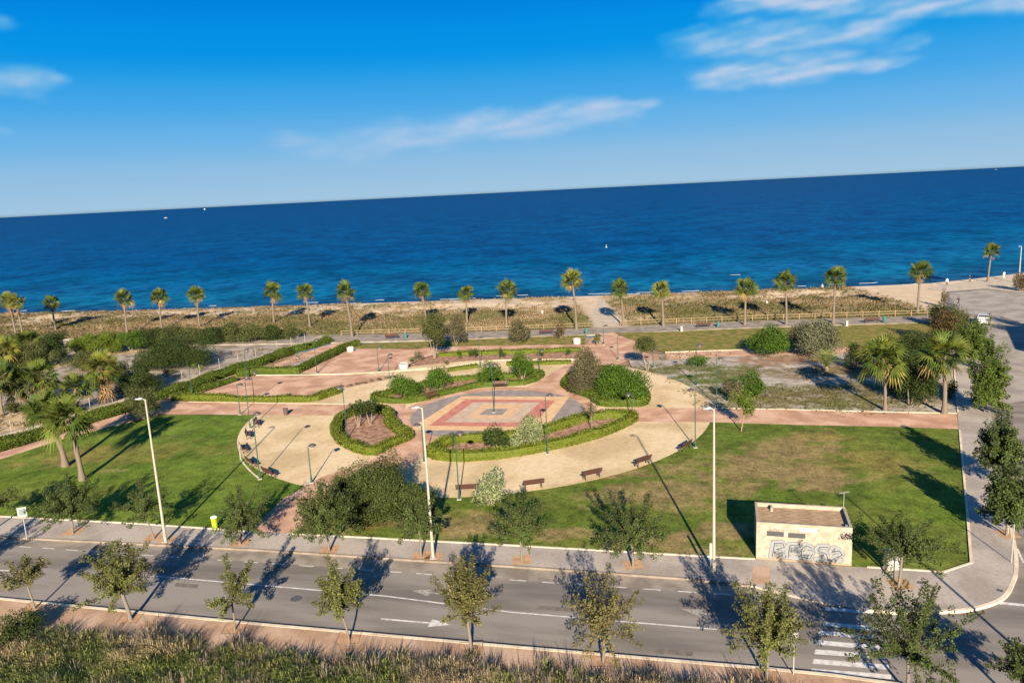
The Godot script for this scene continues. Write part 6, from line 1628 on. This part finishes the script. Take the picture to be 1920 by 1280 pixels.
func furniture():
	# tall street lamps
	street_lamp("tall cream street lamp on the pavement left of the yellow bin", Vector3(-26.08,0.13,-53.04), 10.77, 0.0, 0.1)
	street_lamp("tall cream street lamp in front of the big olive shrub", Vector3(-6.02,0.13,-48.28), 10.46, 0.0, 0.1)
	street_lamp("tall cream street lamp left of the graffiti building", Vector3(11.87,0.13,-44.5), 10.55, 0.0, 0.1)
	street_lamp("tall street lamp beyond the picture corner that shades the junction", Vector3(24.9, 0.13, -27.5), 10.6, 0.0, 0.1)
	street_lamp("distant grey street lamp at the beach end of the side street", Vector3(106.76,0.05,-160.42), 7.58, 0.0, 0.13)
	# park lamps
	var pl := [
		["green lamp at the edge of the sand ring beside the lowest left bench", Vector3(-22.93,0.12,-65.17), 6.07, 0.2], ["short green lamp at the ring edge behind the bushy street tree", Vector3(-17.96,0.12,-63.6), 3.45, 0.0],
		["lamp on the cross path nearest the left lawn", Vector3(-32.03,0.12,-87.02), 3.67, 0.0], ["lamp standing in the left lawn corner by the ring", Vector3(-28.94,0.12,-81.13), 5.58, 0.0], ["lamp in the light hedge of the lower court", Vector3(-32.05,0.12,-92.37), 3.8, 0.3],
		["lamp at the corner hedge of the upper court", Vector3(-27.81,0.12,-106.84), 4.95, 0.0], ["lamp on the kerb of the upper court", Vector3(-18.89,0.12,-105.88), 3.61, 0.0], ["lamp beside the white planter", Vector3(-16.68,0.12,-101.01), 3.46, 0.0],
		["lamp standing in the lower left bed", Vector3(-17.22,0.12,-75.39), 5.56, 3.0], ["lamp behind the round bush of the upper bed", Vector3(-4.63,0.12,-105.04), 4.41, 0.0], ["lamp in the planting strip at the right", Vector3(3.52,0.12,-101.29), 2.94, 0.0],
		["lamp at the left corner of the lower bed", Vector3(-8.6,0.12,-67.49), 3.63, 3.1], ["green lamp on the sand ring below the lower bed", Vector3(-4.84,0.12,-58.25), 5.58, 0.0], ["green lamp at the front hedge of the lower bed", Vector3(2.77,0.12,-67.99), 5.67, 0.0],
		["green lamp at the right edge of the sand ring beside a bench", Vector3(16.34,0.12,-67.72), 5.54, 3.1], ["lamp at the right tip of the lower bed", Vector3(12.35,0.12,-78.77), 2.41, 3.1], ["lamp on the beach path behind the grey tree", Vector3(14.72,0.12,-105.73), 3.6, 0.0],
		["lamp where the beach path meets the promenade", Vector3(14.13,0.12,-117.06), 3.03, 0.0], ["slim green lamp in the gravel field by the ring", Vector3(21.88,0.12,-80.98), 5.31, 0.0], ["slim lamp among the weeds of the gravel field", Vector3(21.87,0.12,-89.96), 4.99, 0.0], ["lamp beside the umbrella-shaped tree", Vector3(18.55,0.12,-99.86), 2.76, 0.0], ["lamp in the fence hedge left of the gravel bed", Vector3(-37.55,0.12,-106.34), 4.09, 0.0], ["lamp in the fence hedge near the promenade", Vector3(-33.72,0.12,-118.62), 3.5, 0.0], ["lamp in the fence hedge above the cross path", Vector3(-41.92,0.12,-97.85), 3.58, 0.0],
	]
	for a in pl: park_lamp(a[0], a[1], a[2], a[3])
	park_lamp("tall green double lamp in the middle of the plaza", Vector3(-2.4,0.15,-82.51), 5.48, 0.0, 2)
	# benches: right arc faces the plaza, left arc faces right
	var cx := -4.36; var cz := -84.48
	var rb := [["bench half hidden by the pale shrub", Vector3(-4.26,0.12,-59.52)], ["bench above the street tree at the bottom of the ring", Vector3(1.14,0.12,-59.84)], ["bench at the lower right of the ring", Vector3(6.08,0.12,-61.44)], ["bench where a lamp shadow crosses the sand", Vector3(10.76,0.12,-63.86)], ["bench beside the green lamp at the right of the ring", Vector3(15.26,0.12,-67.29)],
		["dark bench at the foot of the left ring lamp", Vector3(-22.2,0.12,-65.72)], ["dark bench second up the left arc", Vector3(-24.82,0.12,-68.84)], ["dark bench in the middle of the left arc", Vector3(-26.98,0.12,-73.25)], ["dark bench fourth up the left arc", Vector3(-27.98,0.12,-77.81)], ["dark bench at the top of the left arc", Vector3(-28.35,0.12,-82.01)]]
	for a in rb:
		var p: Vector3 = a[1]
		bench(a[0], p, atan2(cx - p.x, cz - p.z))
	for a in [["bench on the plaza edge below the second round bush", Vector3(-9.77,0.13,-89.6)], ["bench on the plaza edge at the right bed", Vector3(6.81,0.13,-89.35)], ["bench on the plaza edge beside the lower left bed", Vector3(-13.41,0.13,-81.42)], ["bench on the plaza edge behind the central lamp", Vector3(-1.74,0.13,-93.1)]]:
		var p: Vector3 = a[1]
		bench(a[0], p, atan2(-2.05 - p.x, -82.5 - p.z), 1.8, "benches round the plaza")
	for a in [["bench on the promenade left of the forked tree", Vector3(-20.67,0.1,-131.34)], ["bench on the promenade behind the long court", Vector3(5.89,0.1,-128.09)], ["bench on the promenade below the third right palm", Vector3(32.13,0.1,-127.26)], ["bench on the promenade near its right end", Vector3(58.81,0.1,-124.08)]]:
		bench(a[0], a[1], PI - 0.05, 2.4, "benches on the promenade")
	# bins
	bin("bright yellow-green litter bin on the lawn edge", Vector3(-23.12,0.13,-54.89), 0.85, 0.24, "bin_lime", [0.20, 0.25, 0.01], true)
	bin("dark litter bin on the cross path", Vector3(-26.34,0.13,-85.76), 0.75, 0.28, "bin_dark", [0.06, 0.042, 0.042])
	for a in [["green litter bin beside the leftmost promenade bench", Vector3(-18.34,0.1,-131.22)], ["green litter bin beside the third promenade bench", Vector3(34.59,0.1,-127.07)], ["green litter bin beside the last promenade bench", Vector3(60.94,0.1,-123.96)], ["green litter bin by the beach track", Vector3(12.5,0.1,-126.75)]]:
		bin(a[0], a[1], 0.85, 0.32, "bin_green", [0.03, 0.10, 0.09])
	# white planters
	for a in [["white round planter with dark shadow beside the upper court", Vector3(-15.53,0.13,-107.09), 0.75, 0.8], ["white square-looking planter at the hedge corner of the upper court", Vector3(-25.94,0.13,-121.6), 0.6, 0.75], ["white planter at the right end of the long court", Vector3(10.17,0.13,-118.89), 0.65, 0.8]]:
		var t = thing("planter", a[0], "planter", a[1], 0.0, "white concrete planters")
		var b := B.new()
		var r: float = a[2]; var h: float = a[3]
		b.lathe(Vector3.ZERO, [[0.0, 0.0], [r * 0.88, 0.0], [r * 0.94, h * 0.5], [r, h], [r * 0.86, h], [r * 0.84, h - 0.15]], 20, Color.WHITE)
		part(b, "pot", paint("planter_white", 0.29, 0.285, 0.275, 0.7), t)
		b = B.new()
		b.lathe(Vector3(0, h - 0.15, 0), [[r * 0.85, 0.0], [r * 0.4, 0.06], [0.0, 0.08]], 16, Color.WHITE)
		part(b, "soil", paint("pot_soil", 0.12, 0.08, 0.05), t)
	utility_building()
	# white electrical cabinet
	var cab = thing("electric_cabinet", "white electrical cabinet behind the street tree at the lawn corner", "cabinet", Vector3(22.65,0.12,-43.81), 0.06)
	var b := B.new()
	b.box(Vector3(0, 0.06, 0), Vector3(0.95, 0.14, 0.42)); part(b, "plinth", paint("pale_concrete", 0.28, 0.262, 0.23), cab)
	b = B.new(); b.box(Vector3(0, 0.68, 0), Vector3(0.88, 1.1, 0.36)); part(b, "body", paint("cab_white", 0.28, 0.272, 0.255, 0.5), cab)
	b = B.new(); b.box(Vector3(0, 1.26, 0), Vector3(0.96, 0.06, 0.44)); part(b, "cap", paint("cab_white", 0.28, 0.272, 0.255, 0.5), cab)
	for s in [-1.0, 1.0]:
		b = B.new(); b.box(Vector3(s * 0.215, 0.68, 0.187), Vector3(0.4, 1.0, 0.014))
		var dr = part(b, "door", paint("cab_door", 0.265, 0.258, 0.242, 0.5), cab)
		b = B.new(); b.box(Vector3(s * 0.05, 0.7, 0.2), Vector3(0.025, 0.14, 0.02)); part(b, "handle", paint("iron", 0.06, 0.06, 0.06, 0.6), dr)
	# signs
	road_sign("white square parking sign on a post at the left kerb", Vector3(-37.16,0.13,-54.56), 2.62, 0.35, 0.62, 0.75, [0.23, 0.24, 0.24], [0.12, 0.16, 0.19])
	road_sign("round pale blue sign at the street corner", Vector3(32.29,0.13,-47.67), 2.0, -0.5, 0.62, 0.62, [0.14, 0.19, 0.25], [], true)
	road_sign("thin bare post on the corner pavement", Vector3(30.03,0.13,-43.84), 2.5, 0.0, 0.0, 0.0, [1, 1, 1])
	road_sign("plain pole with a small pale plate left of the crossing", Vector3(12.97,0.13,-33.98), 2.25, 0.1, 0.35, 0.3, [0.24, 0.24, 0.23])
	road_sign("slim white marker post at the foot of the third tall lamp", Vector3(11.5,0.13,-43.86), 2.27, 0.0, 0.16, 1.0, [0.24, 0.24, 0.225])
	road_sign("grey post beside the street tree by the cabinet", Vector3(22.05,0.13,-42.39), 2.2, 0.0, 0.0, 0.0, [1, 1, 1])
	# gutter grates on the pavement corner, tree pits, ramp
	var pv = get_node("pavement")
	for q in [[23.37,-42.18,23.82,-42.07,23.66,-41.83,23.22,-41.94], [27.31,-40.91,27.54,-40.7,27.37,-40.48,27.13,-40.68], [-15.47,-52.54,-15,-52.48,-14.99,-52.13,-15.46,-52.18]]:
		part(slab(v2(q), 0.136), "grate", paint("iron", 0.06, 0.06, 0.06, 0.6), pv)
	var pit = soil("pit_soil", ntex(71, 0.02, 256, [[0.33, 0.20, 0.115], [0.41, 0.265, 0.165]], [0.3, 0.7]), 3.0, ntex(72, 0.1, 256, [[0.7, 0.7, 0.7], [1, 1, 1]], [0.3, 0.7]), 0.9)
	for q in [[-6, 0], [1, 0]]: pass
	for p in [Vector3(-34.32,0,-55.62), Vector3(-27.34,0,-53.9), Vector3(-20.32,0,-52.15), Vector3(-13.48,0,-50.3), Vector3(-6.9,0,-48.71), Vector3(-0.09,0,-47.37), Vector3(7.05,0,-45.96), Vector3(22.17,0,-41.92), Vector3(-26.14,0,-53.15), Vector3(-6.04,0,-48.39), Vector3(32.15,0,-47.56)]:
		part(slab(PackedVector2Array([Vector2(p.x - 0.6, p.z - 0.55), Vector2(p.x + 0.6, p.z - 0.7), Vector2(p.x + 0.65, p.z + 0.55), Vector2(p.x - 0.55, p.z + 0.65)]), 0.135), "tree_pit", pit, pv)
	part(slab(v2([14.48,-45.07,15.44,-44.82,14.79,-42.61,13.71,-42.84]), 0.1345), "ramp", mats["dusty_paving"], pv)
	var vp = get_node("verge_pavement")
	for p in [Vector3(-30.5,0,-44.32), Vector3(-23.65,0,-42.47), Vector3(-16.8,0,-40.77), Vector3(-9.89,0,-39.13), Vector3(-3.02,0,-37.53), Vector3(3.87,0,-35.95), Vector3(11.65,0,-33.94)]:
		var k := 0.62
		var sq := PackedVector2Array([Vector2(p.x - k, p.z - k), Vector2(p.x + k, p.z - k * 0.9), Vector2(p.x + k, p.z + k), Vector2(p.x - k, p.z + k * 0.9)])
		part(slab(sq, 0.135), "tree_pit", pit, vp)
		part(strip(sq, 0.06, 0.1, 0.15, true), "pit_edge", mats["kerb_dark"], vp)
	# low wall with wire fence on the left
	var fl := v2([-61.62,-73.09,-56.3,-83.29,-54.05,-86.93,-51.87,-91.62,-49.47,-97.61,-47.78,-102.83,-45.12,-108.76,-40.33,-119.15,-38.51,-124.46,-35.6,-130.95,-34.14,-136.51])
	var t = thing("wire_fence", "low concrete wall with wire fence posts along the stony plot", "fence", Vector3(fl[5].x, 0, fl[5].y))
	var fw := PackedVector2Array()
	for q in fl: fw.append(q - fl[5])
	part(strip(fw, 0.4, -0.1, 0.45), "low_wall", soil("wall_concrete", ntex(73, 0.02, 256, [[0.28, 0.245, 0.195], [0.37, 0.33, 0.27]], [0.3, 0.7]), 5.0, ntex(72, 0.1, 256, [[0.7, 0.7, 0.7], [1, 1, 1]], [0.3, 0.7]), 0.9), t)
	var post := B.new()
	post.tube([Vector3(0, 0.4, 0), Vector3(0, 1.9, 0)], [0.035, 0.035], 6, Color.WHITE)
	var pm := post.mesh()
	var wires := B.new()
	for k in fw.size() - 1:
		var n := maxi(1, int(fw[k].distance_to(fw[k + 1]) / 3.0))
		for s in n:
			var q := fw[k].lerp(fw[k + 1], s / float(n))
			part(pm, "post", paint("galvanised", 0.3, 0.3, 0.29, 0.4, 0.3), t).position = Vector3(q.x, 0, q.y)
		for y in [0.6, 1.0, 1.4, 1.8]:
			wires.tube([Vector3(fw[k].x, y, fw[k].y), Vector3(fw[k + 1].x, y, fw[k + 1].y)], [0.006, 0.006], 3, Color.WHITE, false)
	part(wires, "wire", paint("galvanised", 0.3, 0.3, 0.29, 0.4, 0.3), t)
	# wooden rail fences along the dune edge
	var rails := [[[-30.69,-137.39,-16.04,-135.47,0.09,-133.59,14.03,-132.54], "wooden rail fence along the promenade left of the beach track"], [[19.12,-132.96,26.17,-132.8,44.46,-131.77,70.58,-128.75,73,-128.55], "wooden rail fence along the promenade right of the beach track"]]
	for rr in rails:
		var rp := v2(rr[0])
		var f = thing("rail_fence", rr[1], "fence", Vector3(rp[0].x, 0, rp[0].y), 0.0, "wooden rail fences")
		var wd = paint("rail_wood", 0.20, 0.15, 0.085, 0.8)
		var pb := B.new()
		pb.tube([Vector3(0, -0.1, 0), Vector3(0, 1.0, 0), Vector3(0, 1.03, 0)], [0.065, 0.06, 0.02], 7, Color.WHITE)
		var pbm := pb.mesh()
		for k in rp.size() - 1:
			var n := maxi(1, int(rp[k].distance_to(rp[k + 1]) / 2.6))
			for s in n:
				var q0 := rp[k].lerp(rp[k + 1], s / float(n)) - rp[0]; var q1 := rp[k].lerp(rp[k + 1], (s + 1) / float(n)) - rp[0]
				part(pbm, "post", wd, f).position = Vector3(q0.x, 0, q0.y)
				for y in [0.45, 0.88]:
					var rl := B.new()
					rl.tube([Vector3(q0.x, y, q0.y), Vector3(q1.x, y, q1.y)], [0.05, 0.05], 6, Color.WHITE)
					part(rl, "rail", wd, f)
	# dune marker posts and information posts
	for a in [["pale marker post on the dune left of the beach track", Vector3(6.22,0,-149.94)], ["pale marker post on the dune below the far left palms", Vector3(-78.27,0,-147.3)], ["pale marker post at the promenade edge by the third right palm", Vector3(27.94,0.1,-124.91)], ["pale marker post at the promenade edge near its right end", Vector3(54.07,0.1,-122.4)], ["pale marker post in the open dune", Vector3(49.68,0,-147.95)]]:
		var mk = thing("marker_post", a[0], "post", a[1])
		b = B.new(); b.box(Vector3(0, 0.4, 0), Vector3(0.34, 0.8, 0.3)); b.box(Vector3(0, 0.82, 0), Vector3(0.4, 0.06, 0.36))
		part(b, "post", paint("pale_concrete", 0.28, 0.262, 0.23), mk)
		b = B.new(); b.box(Vector3(0, -0.02, 0), Vector3(0.6, 0.08, 0.55)); part(b, "footing", paint("pale_concrete", 0.28, 0.262, 0.23), mk)
	# white wall piece behind the shrubs on the left
	var ww = thing("gate_wall", "whitewashed stub of wall beside the clipped shrubs", "wall", Vector3(-77.48,0,-133.54), 0.1)
	b = B.new(); b.box(Vector3(0, 1.2, 0), Vector3(1.7, 2.5, 0.3)); part(b, "wall", soil("whitewash", ntex(74, 0.02, 256, [[0.13, 0.118, 0.105], [0.175, 0.16, 0.145]], [0.3, 0.7]), 3.0, ntex(72, 0.1, 256, [[0.7, 0.7, 0.7], [1, 1, 1]], [0.3, 0.7]), 0.9), ww)
	b = B.new(); b.box(Vector3(0, 2.49, 0), Vector3(1.84, 0.1, 0.42)); part(b, "coping", paint("pale_concrete", 0.28, 0.262, 0.23), ww)
	mats["whitewash"].uv1_triplanar = true
	mats["whitewash"].uv2_triplanar = true
	# house beyond the frame that shades the side street
	var hs = thing("street_house", "plain cream house beyond the picture edge shading the side street", "building", Vector3(67.6, 0, -84.5), 0.0)
	var dz := Vector3(0.481, 0, -0.877); var dx := Vector3(0.877, 0, 0.481)
	hs.basis = Basis(dx, Vector3.UP, -dz)
	b = B.new(); b.box(Vector3(7, 3.0, -9), Vector3(14, 6.1, 18)); part(b, "wall", paint("house_cream", 0.4, 0.33, 0.25), hs)
	b = B.new(); b.box(Vector3(7, 6.15, -9), Vector3(14.3, 0.3, 18.3)); part(b, "roof", paint("house_roof", 0.40, 0.22, 0.15), hs)
	for k in 5:
		b = B.new(); b.box(Vector3(-0.02, 1.7, -2.2 - k * 3.4), Vector3(0.06, 1.3, 1.3)); part(b, "window", paint("car_glass", 0.02, 0.025, 0.03, 0.08), hs)
	# people by the beach
	person("person in dark clothes walking on the side street towards the beach", Vector3(80.23,0.02,-136.53), PI, Color(0.03, 0.03, 0.04), Color(0.025, 0.025, 0.035), 1.0)
	person("person in a white top standing at the water edge", Vector3(92.55,-0.1,-162), PI * 0.8, Color(0.45, 0.45, 0.45), Color(0.06, 0.05, 0.06), 0.3)
	person("person in black near the water right of the one in white", Vector3(99.19,-0.1,-165), PI * 1.2, Color(0.025, 0.025, 0.03), Color(0.03, 0.03, 0.035), 0.5)
	person("person dressed in white beside the far palm", Vector3(107.96,0.02,-167.23), PI, Color(0.42, 0.41, 0.4), Color(0.36, 0.35, 0.33), 0.2)
	person("person in grey on the beach behind the dune", Vector3(67.2,-0.3,-164.67), PI * 0.7, Color(0.25, 0.25, 0.28), Color(0.06, 0.06, 0.08), 0.4)
	parked_car("white car parked on the side street behind the trees", Vector3(74.35,0,-119.49), 1.0)
	# boats and a buoy
	motor_boat("white motor boat out on the sea near the horizon", Vector3(-943.86,-1.4,-2181.22), 9.0, 0.2)
	sail_boat("tiny sailing boat on the horizon", Vector3(-2836.56,-1.4,-7423.72), 11.0, 0.3)
	motor_boat("tiny boat on the horizon at the right", Vector3(5433.58,-1.4,-8689.96), 16.0, 3.0)
	var bu = thing("buoy", "small pale buoy floating off the beach", "buoy", Vector3(42.22,-1.4,-331.12))
	bu.scale = Vector3(0.62, 0.62, 0.62)
	b = B.new(); b.lathe(Vector3.ZERO, [[0.0, -0.2], [0.5, -0.1], [0.62, 0.15], [0.45, 0.45], [0.16, 0.7], [0.1, 1.5], [0.0, 1.52]], 12, Color.WHITE); part(b, "float", paint("buoy_paint", 0.3, 0.33, 0.22), bu)
	b = B.new(); b.lathe(Vector3(0, 1.5, 0), [[0.0, 0.0], [0.18, 0.05], [0.18, 0.3], [0.0, 0.4]], 8, Color.WHITE); part(b, "topmark", paint("buoy_top", 0.7, 0.6, 0.1), bu)
